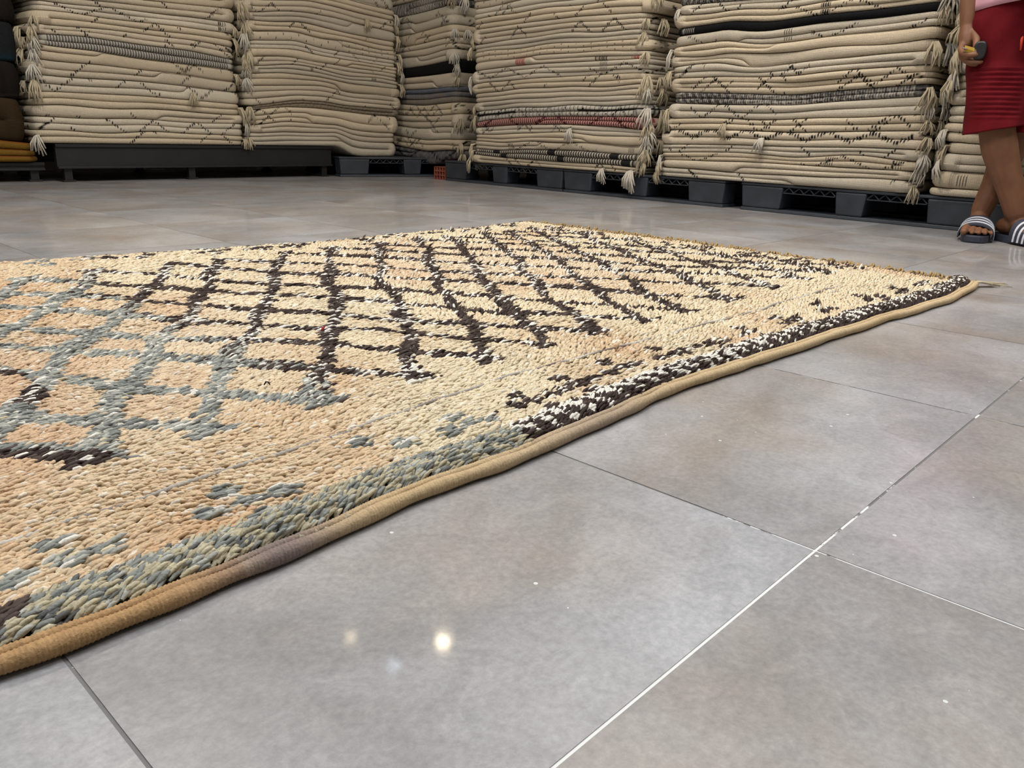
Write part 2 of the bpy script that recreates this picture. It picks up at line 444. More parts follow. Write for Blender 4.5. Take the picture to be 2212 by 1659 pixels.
def rug_pattern(x, y, r):
    """colour, extra length and extra height of a tuft rooted at x, y"""
    n = len(x)
    r1 = r.random(n); r2 = r.random(n); r3 = r.random(n)
    col = np.empty((n, 3))
    warm = 0.52 + 0.42 * noise2(x, y, 21, 9.0) + 0.30 * noise2(x, y, 24, 26.0) + 0.55 * np.clip((0.85 - x) / 0.7, 0, 1) + 0.25 * np.clip((1.0 - y) / 0.5, 0, 1) * (x < 1.0)
    pk = np.clip(noise2(x, y, 22, 5.0), 0, 1)
    wf = np.clip(warm - 0.55 + 0.35 * (r1 - 0.5), 0, 1)[:, None]
    col[:] = C_CREAM * (1 - wf) + C_ORANGE * wf
    col = col * (1 - 0.4 * pk[:, None]) + C_PINK * 0.4 * pk[:, None]
    light = r2 > 0.93
    col[light] = C_WHITE * 0.55 + col[light] * 0.45
    ln = np.ones(n); hh = np.zeros(n)
    yn, yf = yN(x), yF(x)
    # jitter of the drawing follows the knots
    jx = x + 0.006 * (r3 - 0.5) + 0.008 * noise2(x, y, 31, 26.0)
    t = (y - YB0) / (YB1 - YB0)
    inb = (t > -0.02) & (t < 1.02) & (x < 2.13)
    near = np.full(n, 9.0)
    for (a, c, sd) in BANDS:
        xc = a + (c - a) * t + 0.010 * np.sin(t * 9 + sd)
        near = np.minimum(near, np.abs(jx - xc))
    wband = 0.0128 + 0.004 * noise2(x, y, 33, 20.0) + 0.0035 * (x < 0.55) + 0.004 * (r1 - 0.5)
    band = inb & (near < wband)
    bluef = 1 / (1 + np.exp((x - 0.545 + 0.05 * noise2(x, y, 35, 11.0)) / 0.018))
    patch = noise2(x, y, 36, 14.0)
    isblue = r1 < bluef
    darkagain = (x < 0.27) & (noise2(x, y, 37, 16.0) > 0.25)
    def paint(mask, blue):
        mb = mask & blue
        pick = r2[:, None]
        cb = np.where(pick < 0.45, C_BLUE, np.where(pick < 0.78, C_BLUE2, np.where(pick < 0.86, C_BLUE3, np.where(pick < 0.96, C_WHITE * 0.9, C_CREAM * 0.9))))
        col[mb] = cb[mb]
        md = mask & ~blue
        wh = r2 < (0.20 + 0.16 * np.clip(patch, -1, 1))
        cd = np.where((r3 < 0.6)[:, None], C_DARK, C_DARK2)
        cd = np.where(wh[:, None], C_WHITE, cd)
        col[md] = cd[md]
        ln[mask] = 1.25; hh[mask] = 0.002
    paint(band, isblue & ~darkagain)
    # crosses of short dashes along the borders
    def motif(cx, cy, along_y, sd):
        rr = np.random.default_rng(sd)
        m = np.zeros(n, bool)
        for (dx, dy) in ((0, 0), (0, 0.032), (0.033, 0), (0, -0.032), (-0.033, 0)):
            if rr.random() < 0.12: continue
            ax, ay = (dy, dx) if along_y else (dx, dy)
            ax += 0.006 * (rr.random() - 0.5); ay += 0.006 * (rr.random() - 0.5)
            m |= ((x - cx - ax) / 0.0140) ** 2 + ((y - cy - ay) / 0.0115) ** 2 < 1
        return m
    mm = np.zeros(n, bool)
    for k, cx in enumerate(MOTIF_N): mm |= motif(cx, float(yN(np.array([cx]))[0]) + 0.109, False, 300 + k)
    for k, cx in enumerate(MOTIF_F): mm |= motif(cx, float(yF(np.array([cx]))[0]) - 0.055, False, 400 + k)
    for k, cy in enumerate(MOTIF_E): mm |= motif(2.15, cy, True, 500 + k)
    faded = (r3 < 0.10)
    paint(mm & ~faded, (x < 0.62 + 0.08 * patch))
    # rope-like edge band, diagonal stripes
    d = y - yn
    edge = (d > 0.022) & (d < 0.062)
    ph = np.sin((x * 1.0 + d * 1.5) * 6.283 / 0.034 + 0.8 * noise2(x, y, 41, 12.0))
    be = edge & (x < 0.585 + 0.03 * patch)
    cb = np.where((r2 < 0.42)[:, None], C_BLUE, np.where((r2 < 0.68)[:, None], C_OLIVE, np.where((r2 < 0.80)[:, None], C_BLUE3 * 0.9, C_BLUE2 * 1.1)))
    cb = np.where((ph > 0.55)[:, None], C_OLIVE * 1.15, cb)
    cb = np.where(((x < 0.25) & (noise2(x, y, 43, 25.0) > 0.6))[:, None], C_DARK2, cb)
    col[be] = cb[be]
    de = edge & ~be
    tooth = 0.041 + 0.006 * np.clip((x - 1.0) / 0.5, 0, 1) + 0.021 * np.sin((x + d * 0.9) * 6.283 / 0.036 + 0.6 * noise2(x, y, 41, 9.0))
    cdk = np.where((d > tooth)[:, None], C_WHITE * 0.95, C_DARK * 1.1)
    cdk = np.where((r2 < 0.10)[:, None], C_DARK2, cdk)
    col[de] = cdk[de]
    ln[edge] = 1.25; hh[edge] = 0.008
    fe = (yf - y < 0.014) & (x > 0.7) & (r1 < 0.5); col[fe] = C_DARK2
    ee = (xE(y) - x < 0.016) & (r1 < 0.65); col[ee] = C_DARK2; 
    mv = (d > 0.012) & (d <= 0.022); col[mv] = C_OLIVE
    mv2 = (d > 0.062) & (d < 0.068) & (r1 < 0.6) & (x < 0.9); col[mv2] = C_MAUVE * 1.15
    col *= (0.88 + 0.24 * r.random(n))[:, None]
    return col, ln, hh

def build_rug():
    root = empty('pile_rug', (0.9, 1.25, 0.0))
    tag(root, 'cream knotted wool rug with dark diamond lattice lying on the tiled floor', 'rug')
    off = np.array([0.9, 1.25, 0.0])
    # woven ground
    xs = np.arange(RUG_X0, 2.26, 0.012); vs = np.linspace(0, 1, 130)
    X, V = np.meshgrid(xs, vs, indexing='ij')
    Yn = yN(X) + 0.014; Y = Yn + (yF(X) - Yn) * V
    lim = xE(Y); X = np.minimum(X, lim)
    Z = rug_h(X, Y)
    nx, ny = X.shape
    top = np.stack([X, Y, Z], -1).reshape(-1, 3)
    bot = top.copy(); bot[:, 2] = 0.0006
    idx = np.arange(nx * ny).reshape(nx, ny)
    q = np.stack([idx[:-1, :-1], idx[1:, :-1], idx[1:, 1:], idx[:-1, 1:]], -1).reshape(-1, 4)
    edge = np.concatenate([idx[:, 0], idx[-1, 1:], idx[::-1, -1][1:], idx[0, ::-1][1:-1]])
    e2 = np.roll(edge, -1)
    sq = np.stack([edge + nx * ny, e2 + nx * ny, e2, edge], -1)
    allv = np.concatenate([top, bot]) - off
    rr = np.random.default_rng(5)
    c, _, _ = rug_pattern(top[:, 0], top[:, 1], rr)
    c = np.concatenate([c, c]) * 0.85
    me = mesh_arrays('woven_ground', allv, np.concatenate([q, sq]), None, c)
    link('woven_ground', me, M_PILE, root)
    # knots: fine where the view is close, plainer towards the far end, coarse out of the frame
    def knots(name, seed, sx, sy, zone, k, rings, Ls, Ws, edge_only=False):
        r = np.random.default_rng(seed)
        gx = np.arange(RUG_X0, 2.26, sx); gy = np.arange(0.48, 2.2, sy) if not edge_only else np.arange(0.48, 0.62, sy)
        GX, GY = np.meshgrid(gx, gy, indexing='ij')
        GX = GX + (np.arange(len(gy)) % 2)[None, :] * sx * 0.5
        x = (GX + (r.random(GX.shape) - 0.5) * sx * 0.9).ravel(); y = (GY + (r.random(GY.shape) - 0.5) * sy * 0.9).ravel()
        d_edge = y - yN(x)
        keep = (y > yN(x) + 0.015) & (y < yF(x) - 0.003) & (x < xE(y) - 0.004) & zone(x, y)
        edge = (d_edge > 0.022) & (d_edge < 0.062)
        keep &= edge if edge_only else ~edge
        x, y, d_edge, edge = x[keep], y[keep], d_edge[keep], edge[keep]
        col, ln, hh = rug_pattern(x, y, r)
        n = len(x)
        L = Ls * ln * (0.75 + 0.5 * r.random(n)); W = Ws * (0.8 + 0.4 * r.random(n))
        ang = np.where(x < 0.9, -0.18, 0.04) + 0.6 * (r.random(n) - 0.5) + 0.40 * noise2(x, y, 51, 14.0)
        ang = np.where(edge, ang + 0.25 + 0.5 * (r.random(n) - 0.5), ang)
        lift = np.radians(8 + 14 * r.random(n) + 4 * noise2(x, y, 52, 20.0)) + np.where(edge, 0.10, 0)
        wild = r.random(n) < (0.006 * (x > 0.9) + 0.05 * ((x > 1.4) & (ln > 1.1) & ~edge))
        lift = np.where(wild, lift + 0.6, lift)
        z0 = rug_h(x, y) + 0.0005 + np.where(edge, 0.011 * np.clip(1 - ((d_edge - 0.042) / 0.024) ** 2, 0, 1), hh * 0.5) + 0.0012 * noise2(x, y, 53, 130.0)
        D = np.stack([np.cos(ang) * np.cos(lift), np.sin(ang) * np.cos(lift), np.sin(lift)], -1)
        S = np.stack([-np.sin(ang), np.cos(ang), np.zeros(n)], -1)
        U = np.cross(D, S); U[U[:, 2] < 0] *= -1
        P0 = np.stack([x, y, z0], -1)
        nr = len(rings); nvt = nr * k + 1
        V = np.empty((n, nvt, 3))
        for ri, (t, rad, bow) in enumerate(rings):
            c0 = P0 + D * (L * t)[:, None] + U * bow
            for s_ in range(k):
                th = 6.28318 * s_ / k
                V[:, ri * k + s_] = c0 + S * (W * rad * math.cos(th))[:, None] + U * (W * 0.85 * rad * math.sin(th))[:, None]
        V[:, nr * k] = P0 + D * (L * 1.02)[:, None] - U * 0.001
        V[:, :, 2] = np.maximum(V[:, :, 2], 0.001)
        base = (np.arange(n) * nvt)[:, None]
        fq = [[ri * k + s_, ri * k + (s_ + 1) % k, (ri + 1) * k + (s_ + 1) % k, (ri + 1) * k + s_] for ri in range(nr - 1) for s_ in range(k)]
        ft = [[(nr - 1) * k + s_, (nr - 1) * k + (s_ + 1) % k, nr * k] for s_ in range(k)]
        Q = (base[:, :, None] + np.array(fq)[None]).reshape(-1, 4)
        Tt = (base[:, :, None] + np.array(ft)[None]).reshape(-1, 3)
        return V.reshape(-1, 3) - off, Q, Tt, np.repeat(col, nvt, axis=0)
    inview = lambda x, y: x > np.interp(y, [0.45, 2.2], [-0.06, 0.42])
    R3 = [(0.0, 0.55, 0.0), (0.38, 1.0, 0.0010), (0.78, 0.85, 0.0006)]; R2 = [(0.0, 0.6, 0.0), (0.5, 1.0, 0.0008)]
    sets = [knots('a', 8, 0.0066, 0.0039, lambda x, y: inview(x, y) & (x < 0.80) & (y < 1.25), 5, R3, 0.0140, 0.0026),
            knots('b', 9, 0.0082, 0.0050, lambda x, y: inview(x, y) & ~((x < 0.80) & (y < 1.25)), 4, R2, 0.0165, 0.0032),
            knots('c', 10, 0.0130, 0.0085, lambda x, y: ~inview(x, y), 4, R2, 0.0200, 0.0055),
            knots('d', 12, 0.0046, 0.0032, inview, 5, R3, 0.0125, 0.0024, True)]
    sets.append(knots('e', 13, 0.0110, 0.0060, lambda x, y: ~inview(x, y), 4, R2, 0.0240, 0.0048, True))
    nv = 0; VS, QS, TS, CS = [], [], [], []
    for (v_, q_, t_, c_) in sets:
        VS.append(v_); QS.append(q_ + nv); TS.append(t_ + nv); CS.append(c_); nv += len(v_)
    me = mesh_arrays('pile', np.concatenate(VS), np.concatenate(QS), np.concatenate(TS), np.concatenate(CS))
    o = link('pile', me, M_PILE, root); o['kind'] = 'stuff'
    # bound edge: a cord wrapped with yarn
    def cord(name, path, rad, pitch, colfn, flat=1.0):
        path = np.asarray(path); seg = np.linalg.norm(np.diff(path, axis=0), axis=1); s = np.concatenate([[0], np.cumsum(seg)])
        m = int(s[-1] / 0.0011); ss = np.linspace(0, s[-1], m)
        P = np.stack([np.interp(ss, s, path[:, i]) for i in range(3)], -1)
        Tn = np.gradient(P, axis=0); Tn /= np.linalg.norm(Tn, axis=1)[:, None]
        A = np.stack([-Tn[:, 1], Tn[:, 0], np.zeros(m)], -1); A /= np.linalg.norm(A, axis=1)[:, None]
        B = np.cross(Tn, A); B[B[:, 2] < 0] *= -1
        kk = 12
        th = np.arange(kk) * 6.28318 / kk
        rr_ = rad * (1 + 0.13 * smooth_noise(ss, 61, 45))[:, None] * np.ones((1, kk))
        rr_ = rr_ + 0.00042 * np.sin(ss[:, None] * 6.28318 / pitch + th[None] * 1.0 + 1.5 * smooth_noise(ss, 66, 60)[:, None])
        Vv = P[:, None] + A[:, None] * (rr_ * np.cos(th))[..., None] + B[:, None] * (rr_ * flat * np.sin(th))[..., None]
        ii = np.arange(m * kk).reshape(m, kk)
        qq = np.stack([ii[:-1], np.roll(ii, -1, 1)[:-1], np.roll(ii, -1, 1)[1:], ii[1:]], -1).reshape(-1, 4)
        cl = np.repeat(colfn(P[:, 0], ss), kk, axis=0)
        me = mesh_arrays(name, Vv.reshape(-1, 3) - off, qq, None, cl)
        return link(name, me, M_PILE, root)
    tan = lin(190, 164, 126); tan2 = lin(206, 182, 146); mau = lin(134, 118, 112)
    def ccol(x, s):
        m_ = np.exp(-((x - 0.285) / 0.055) ** 2)[:, None] + 0.55 * np.exp(-((x - 0.72) / 0.13) ** 2)[:, None]
        m_ = np.clip(m_, 0, 1)
        f = (0.5 + 0.5 * smooth_noise(x, 63, 8))[:, None]
        c = tan * (1 - f) + tan2 * f
        c = np.where((x < 0.25)[:, None], lin(178, 142, 100), c)
        return (c * (1 - m_) + mau * m_) * (0.9 + 0.2 * np.random.default_rng(3).random(len(x)))[:, None]
    xs2 = np.arange(RUG_X0, 2.215, 0.01)
    cord('selvage_cord', np.stack([xs2, yN(xs2) + 0.0088, np.full(len(xs2), 0.0080)], -1), 0.0068, 0.0032, ccol)
    cord('selvage_inner_cord', np.stack([xs2, yN(xs2) + 0.0170, np.full(len(xs2), 0.0112)], -1), 0.0042, 0.0032, ccol)
    gx_ = np.arange(RUG_X0, 1.86, 0.01)
    gy_ = np.interp(gx_, [-1, .15, .45, .75, 1.2, 1.8], [.66, .668, .690, .716, .706, .695]) + 0.002 * smooth_noise(gx_, 71, 30)
    def gcol(x, s):
        f = np.clip(0.5 + 0.9 * smooth_noise(x, 73, 26), 0, 1)[:, None]
        return (C_WHITE * 0.72) * f + lin(132, 118, 110) * (1 - f)
    cord('guard_line', np.stack([gx_, gy_, rug_h(gx_, gy_) + 0.0046 + 0.0016 * smooth_noise(gx_, 79, 38)], -1), 0.0022, 0.006, gcol)
    # knotted warp ends along the short side
    b = MB()
    rr = np.random.default_rng(17)
    for y in np.arange(0.50, 2.03, 0.0062):
        x0 = float(xE(np.array([y]))[0]) - 0.004
        ln_ = 0.020 + 0.018 * rr.random()
        if rr.random() < 0.05: ln_ += 0.03
        dy = (rr.random() - 0.5) * 0.03
        up = 0.008 + 0.010 * rr.random()
        b.tube([(x0 - .9, y - 1.25, 0.008), (x0 + ln_ * 0.4 - .9, y + dy * 0.3 - 1.25, 0.004 + up), (x0 + ln_ * 0.8 - .9, y + dy - 1.25, 0.010 * rr.random() + 0.004), (x0 + ln_ - .9, y + dy * 1.6 - 1.25, 0.003 + 0.006 * rr.random())], [0.0032, 0.003, 0.0018, 0.001], 5)
    o = b.build('end_fringe', simple_mat('warp_yarn', lin(166, 140, 98), 0.95, var=0.3, scale=120, spec=0.1), root, smooth=True); o['kind'] = 'stuff'
    b = MB()
    for k in range(14):
        a0 = -0.25 - 0.5 * rr.random(); l = 0.06 + 0.07 * rr.random()
        p = Vector((2.205 - .9, 0.50 - 1.25, 0.012)); pts = [p]
        for s in range(1, 6):
            pts.append(p + Vector((math.cos(a0 + 0.1 * math.sin(s * 1.7 + k)) * l * s / 5, math.sin(a0) * l * s / 5 + 0.006 * math.sin(s * 2 + k), 0.004 * (1 - s / 5) - 0.009 * s / 5)))
        b.tube(pts, [0.0022, 0.002, 0.0018, 0.0016, 0.0013, 0.001], 5)
    b.build('corner_tassel', M_YARN, root, smooth=True)
    return root
build_rug()

# lint lying on the rug
b = MB(); b.tube([(-0.004, 0, 0.004), (0.0, 0.002, 0.008), (0.005, 0.001, 0.012)], [0.0025, 0.0036, 0.001], 6)
o = b.build('lint', simple_mat('red_wool', lin(170, 34, 30), 0.9)); o.location = (0.702, 1.078, 0.016); o.scale = (0.75, 0.75, 0.6); tag(o, 'tiny red scrap of wool lying on the cream rug', 'lint')
b = MB(); b.tube([(-0.006, 0.002, 0.006), (-0.002, 0, 0.014), (0.003, -0.002, 0.012), (0.005, -0.004, 0.004)], [0.0015, 0.0022, 0.002, 0.001], 6)
o = b.build('lint', simple_mat('black_wool', lin(26, 24, 24), 0.9)); o.location = (0.488, 0.884, 0.014); o.scale = (0.6, 0.6, 0.5); tag(o, 'tiny black curl of thread lying on the cream rug', 'lint')

# ------------------------------------------------------------------ folded rugs in stacks
EU = np.array([-0.03333465, -0.99944425]); EN = np.array([-0.99944425, 0.03333465]); A0 = np.array([3.759, 4.203])
FR_L = (np.array([0.0, 4.80]), np.array([1.0, 0.0]), np.array([0.0, -1.0]))
FR_R = (A0, EU, EN)
FR_C = (A0 + EN * -0.15, EU, EN)
FR_P = (np.array([0.0, 4.86]), np.array([1.0, 0.0]), np.array([0.0, -1.0]))

TASSELS = []
def make_tassels():
    r = np.random.default_rng(77)
    for v in range(9):
        b = MB()
        ns = 10 + int(r.integers(0, 8)); ln = 0.055 + 0.055 * r.random()
        for s in range(ns):
            a = (s / (ns - 1) - 0.5) * 0.055 + 0.006 * (r.random() - 0.5)
            sp = (r.random() - 0.5) * 0.045
            out = 0.024 + 0.018 * r.random()
            l = ln * (0.7 + 0.5 * r.random())
            pts = [(a * 0.15, -0.004, 0.002), (a * 0.45, -out * 0.9, 0.002 - 0.010 * r.random()), (a + sp * 0.4, -out * 1.25, -l * 0.5), (a + sp + 0.006 * (r.random() - .5), -out * 1.1 + 0.006 * (r.random() - .5), -l)]
            rd = 0.0032 + 0.0016 * r.random()
            b.tube(pts, [rd * 0.8, rd, rd * 0.95, rd * 0.8], 5)
        me = mesh_arrays('tassel', np.array(b.v), np.array(b.q), np.array(b.t), smooth=True)
        me.materials.append(M_YARN if v % 3 else M_YARN2)
        TASSELS.append(me)
make_tassels()

CR = lin(206, 191, 168); CR2 = lin(208, 191, 165); CR3 = lin(205, 193, 173); BLK = lin(28, 25, 24)
def style_colour(style, u, z, v, layer, nl, r, seed, nlayers):
    """colour per vertex of a folded rug; u runs along the front, z is the height, v runs over the bulge of one layer"""
    n = u.shape
    base = [CR, CR2, CR3][seed % 3] * (0.92 + 0.14 * r.random())
    col = np.ones(n + (3,)) * base
    col *= (1 + 0.05 * noise2(u, z * 3, seed, 9.0))[..., None]
    col *= (1 + 0.05 * (np.sin(layer * 12.9 + seed)))[..., None]
    def ticks(pitch, A, P, v0, half, wfrac, mask, colour=BLK):
        c = np.floor(u / pitch); fu = u / pitch - c
        tri = np.abs(((c * pitch + v0 * 7.1) / P) % 1.0 - 0.5) * 4 - 1
        zc = v0 + A * tri
        m = (fu < wfrac) & (np.abs(z - zc + 0.003 * np.sin(c * 3.7)) < half) & mask
        col[m] = colour
    zm = float(np.mean(z)); zr = float(z.max() - z.min())
    if style in ('dash', 'dash2'):
        msk = noise2(u, z * 0, seed + 1, 16.0) > (0.05 if style == 'dash' else -0.5)
        for k in range(1 + (r.random() < 0.6)):
            P_ = 0.16 + 0.26 * r.random(); ticks(0.0105 + 0.003 * r.random(), 0.19 * P_, P_, zm + (r.random() - 0.5) * 0.05, 0.0062, 0.55, msk)
    elif style == 'dots':
        c = np.floor(u / 0.055); fu = u / 0.055 - c
        m = (fu < 0.11) & (np.abs(v - 0.35 - 0.3 * (c % 2)) < 0.10); col[m] = BLK
    elif style == 'label':
        for k in range(7):
            u0 = u.min() + (0.12 + 0.8 * r.random()) * (u.max() - u.min())
            m = (np.abs(u - u0) < 0.010 + 0.014 * r.random()) & (layer == nl - 1) & (np.sin(u * 6.283 / 0.0085) > -0.2) & (np.abs(v - 0.5) < 0.32)
            col[m] = lin(74, 62, 54)
        m = (np.abs(u - (u.max() - 0.16)) < 0.10) & (layer == nl - 1) & (np.sin(u * 6.283 / 0.040) > 0.1) & (np.abs(v - 0.5) < 0.3); col[m] = lin(60, 48, 42)
    elif style == 'coloured_label':
        um = u.max(); um0 = u.min()
        m = (u > um - 0.14) & (layer == 0) & (np.sin(u * 6.283 / 0.010) > -0.3); col[m] = lin(168, 62, 62)
        for f, cc in ((0.10, lin(88, 92, 116)), (0.17, lin(88, 92, 116)), (0.42, lin(170, 70, 70)), (0.62, BLK), (0.70, lin(170, 70, 70))):
            m = (np.abs(u - (um0 + f * (um - um0))) < 0.042) & (layer == 0) & (np.sin(u * 6.283 / 0.0095) > -0.35); col[m] = cc
        m = (np.abs(u - (um - 0.20)) < 0.035) & (layer == nl - 1) & (np.sin(u * 6.283 / 0.016) > 0.2); col[m] = BLK
    elif style == 'stripe':
        s = np.sin(u * 6.283 / 0.0145 + layer * 1.1 + 0.5 * noise2(u, z, seed, 10.0))
        f = np.clip(s * 2.2 + 0.1, -1, 1)[..., None] * 0.5 + 0.5
        col[:] = lin(86, 84, 84) * (1 - f) + lin(186, 178, 164) * f
    elif style == 'bwstripe':
        s = np.sin(u * 6.283 / 0.0190 + layer * 2 + 0.6 * noise2(u, z, seed, 14.0))
        f = np.clip(s * 2.5 - 0.1, -1, 1)[..., None] * 0.5 + 0.5
        col[:] = lin(44, 42, 42) * (1 - f) + lin(196, 186, 168) * f
        m = (np.sin(u * 6.283 / 0.48 + layer) > 0.93); col[m] = lin(38, 36, 36)
    elif style == 'redstripe':
        s = np.sin(u * 6.283 / 0.0175 + layer * 2 + 0.6 * noise2(u, z, seed, 14.0))
        f = np.clip(s * 1.6 - 0.2, -1, 1)[..., None] * 0.5 + 0.5
        col[:] = lin(120, 44, 52) * (1 - f) + lin(192, 162, 146) * f
        ticks(0.011, 0.06, 0.42, zm, 0.007, 0.8, np.ones(n, bool), lin(62, 24, 30))
    elif style == 'tweed':
        f = np.clip(noise2(u, z * 2, seed, 260.0, 10) * 0.9 + 0.7 * np.sin(u * 6.283 / 0.012 + noise2(u, z, seed, 20.0)) - 0.15 + 0.5 * noise2(u, z, seed + 3, 12.0), -1, 1)[..., None] * 0.5 + 0.5
        col[:] = lin(58, 56, 57) * (1 - f) + lin(186, 178, 166) * f
    elif style == 'greybrown':
        f = np.clip(0.5 + 0.5 * noise2(u, z * 2, seed, 200.0, 8), 0, 1)[..., None]
        col[:] = lin(112, 100, 86) * (1 - f) + lin(150, 136, 116) * f
    elif style == 'greydark':
        f = np.clip(0.45 + 0.4 * np.sin(u * 6.283 / 0.013) + 0.3 * noise2(u, z, seed, 90.0, 8), 0, 1)[..., None]
        col[:] = lin(70, 68, 72) * (1 - f) + lin(132, 128, 126) * f
        ticks(0.006, 0.05, 0.40, zm, 0.006, 1.0, np.ones(n, bool), lin(30, 29, 32))
    elif style == 'blue':
        f = np.clip((layer / max(nl - 1, 1)) + 0.25 * noise2(u, z, seed, 60.0, 8), 0, 1)[..., None]
        col[:] = lin(132, 122, 108) * (1 - f) + lin(100, 104, 116) * f
        m = np.sin(u * 6.283 / 0.017) > 0.75; col[m] *= 1.35
    elif style == 'black':
        col[:] = lin(22, 22, 24)
        for k in range(2):
            u0 = u.min() + (0.3 + 0.35 * k + 0.1 * r.random()) * (u.max() - u.min())
            m = (np.abs(u - u0) < 0.03) & (np.sin(u * 6.283 / 0.0105) > 0.1) & (layer == 0) & (np.abs(v - 0.5) < 0.3); col[m] = lin(170, 165, 155)
    elif style == 'bold':
        ticks(0.0135, 0.021, 0.20, zm + 0.015, 0.0090, 0.62, noise2(u, z * 0, seed, 6.0) > -0.8)
        ticks(0.0135, 0.021, 0.23, zm - 0.020, 0.0080, 0.62, noise2(u, z * 0, seed + 4, 5.0) > -0.1)
        um = u.max()
        for g in (0.04, 0.085, 0.125, 0.165, 0.21):
            m = (np.abs(u - (um - 0.10 - g)) < 0.009) & (np.sin((u - um) * 6.283 / 0.009) > 0); col[m] = BLK
    elif style == 'bwpattern':
        col[:] = lin(198, 190, 176)
        ticks(0.006, 0.03, 0.13, zm, 0.0045, 0.7, np.ones(n, bool)); ticks(0.030, 0.0, 0.3, zm, 0.05, 0.12, np.ones(n, bool))
        m = (np.abs(v - 0.15) < 0.12) & (layer == 1) & (np.sin(u * 5.0) > -0.3); col[m] = BLK * 1.5
    elif style == 'bars':
        for k in range(3):
            u0 = u.min() + (0.1 + 0.8 * r.random()) * (u.max() - u.min())
            m = (np.abs(u - u0) < 0.022) & (np.sin(u * 6.283 / 0.011) > 0.15) & (np.abs(v - 0.5) < 0.42); col[m] = lin(40, 34, 34)
        ticks(0.012, 0.03, 0.3, zm, 0.0048, 0.5, noise2(u, z * 0, seed + 1, 7.0) > 0.0)
    elif style == 'yellow':
        col[:] = lin(122, 90, 34) * (0.9 + 0.2 * r.random())
        col[v > 0.82] = lin(120, 66, 26)
    elif style == 'olive':  # olive to maroon: dark cloths, colours lowered further to stand in for shade
        col[:] = lin(56, 43, 26)
    elif style == 'brown':
        col[:] = lin(30, 24, 20)
    elif style == 'teal':
        col[:] = lin(30, 32, 34); col[np.abs(v - 0.12) < 0.08] = lin(26, 48, 58)
    elif style == 'maroon':
        col[:] = lin(38, 26, 28); m = noise2(u, z * 3, seed, 30.0) > 0.9; col[m] = lin(176, 90, 110)
    return col

DESC = {'dash': 'cream folded rug with black dashes', 'dash2': 'cream folded rug with dense black dashes', 'dots': 'cream folded rug with black dots',
        'label': 'cream folded rug with brown woven marks', 'coloured_label': 'cream folded rug with red and blue marks', 'stripe': 'grey and white striped folded rug',
        'bwstripe': 'black and white striped folded rug', 'redstripe': 'red and white striped folded rug', 'tweed': 'black and white flecked folded rug',
        'greybrown': 'greyish brown folded rug', 'greydark': 'dark grey ribbed folded rug', 'blue': 'blue and grey folded rug', 'black': 'black folded rug',
        'bold': 'cream folded rug with bold black zigzags', 'bwpattern': 'pale folded rug with black line pattern', 'bars': 'cream folded rug with black bars',
        'plain': 'plain cream folded rug', 'yellow': 'mustard yellow folded rug', 'olive': 'olive brown folded rug', 'brown': 'dark brown folded rug',
        'teal': 'dark cloth with teal piping, folded', 'maroon': 'dark maroon folded rug with pink flecks'}
ORD = ['lowest', 'second from bottom', 'third from bottom', 'fourth from bottom', 'fifth from bottom', 'sixth from bottom', 'seventh from bottom',
       'eighth from bottom', 'ninth from bottom', 'tenth from bottom', 'eleventh from bottom', 'twelfth from bottom', 'thirteenth from bottom',
       'fourteenth from bottom', 'fifteenth from bottom', 'sixteenth from bottom', 'seventeenth from bottom', 'eighteenth from bottom']

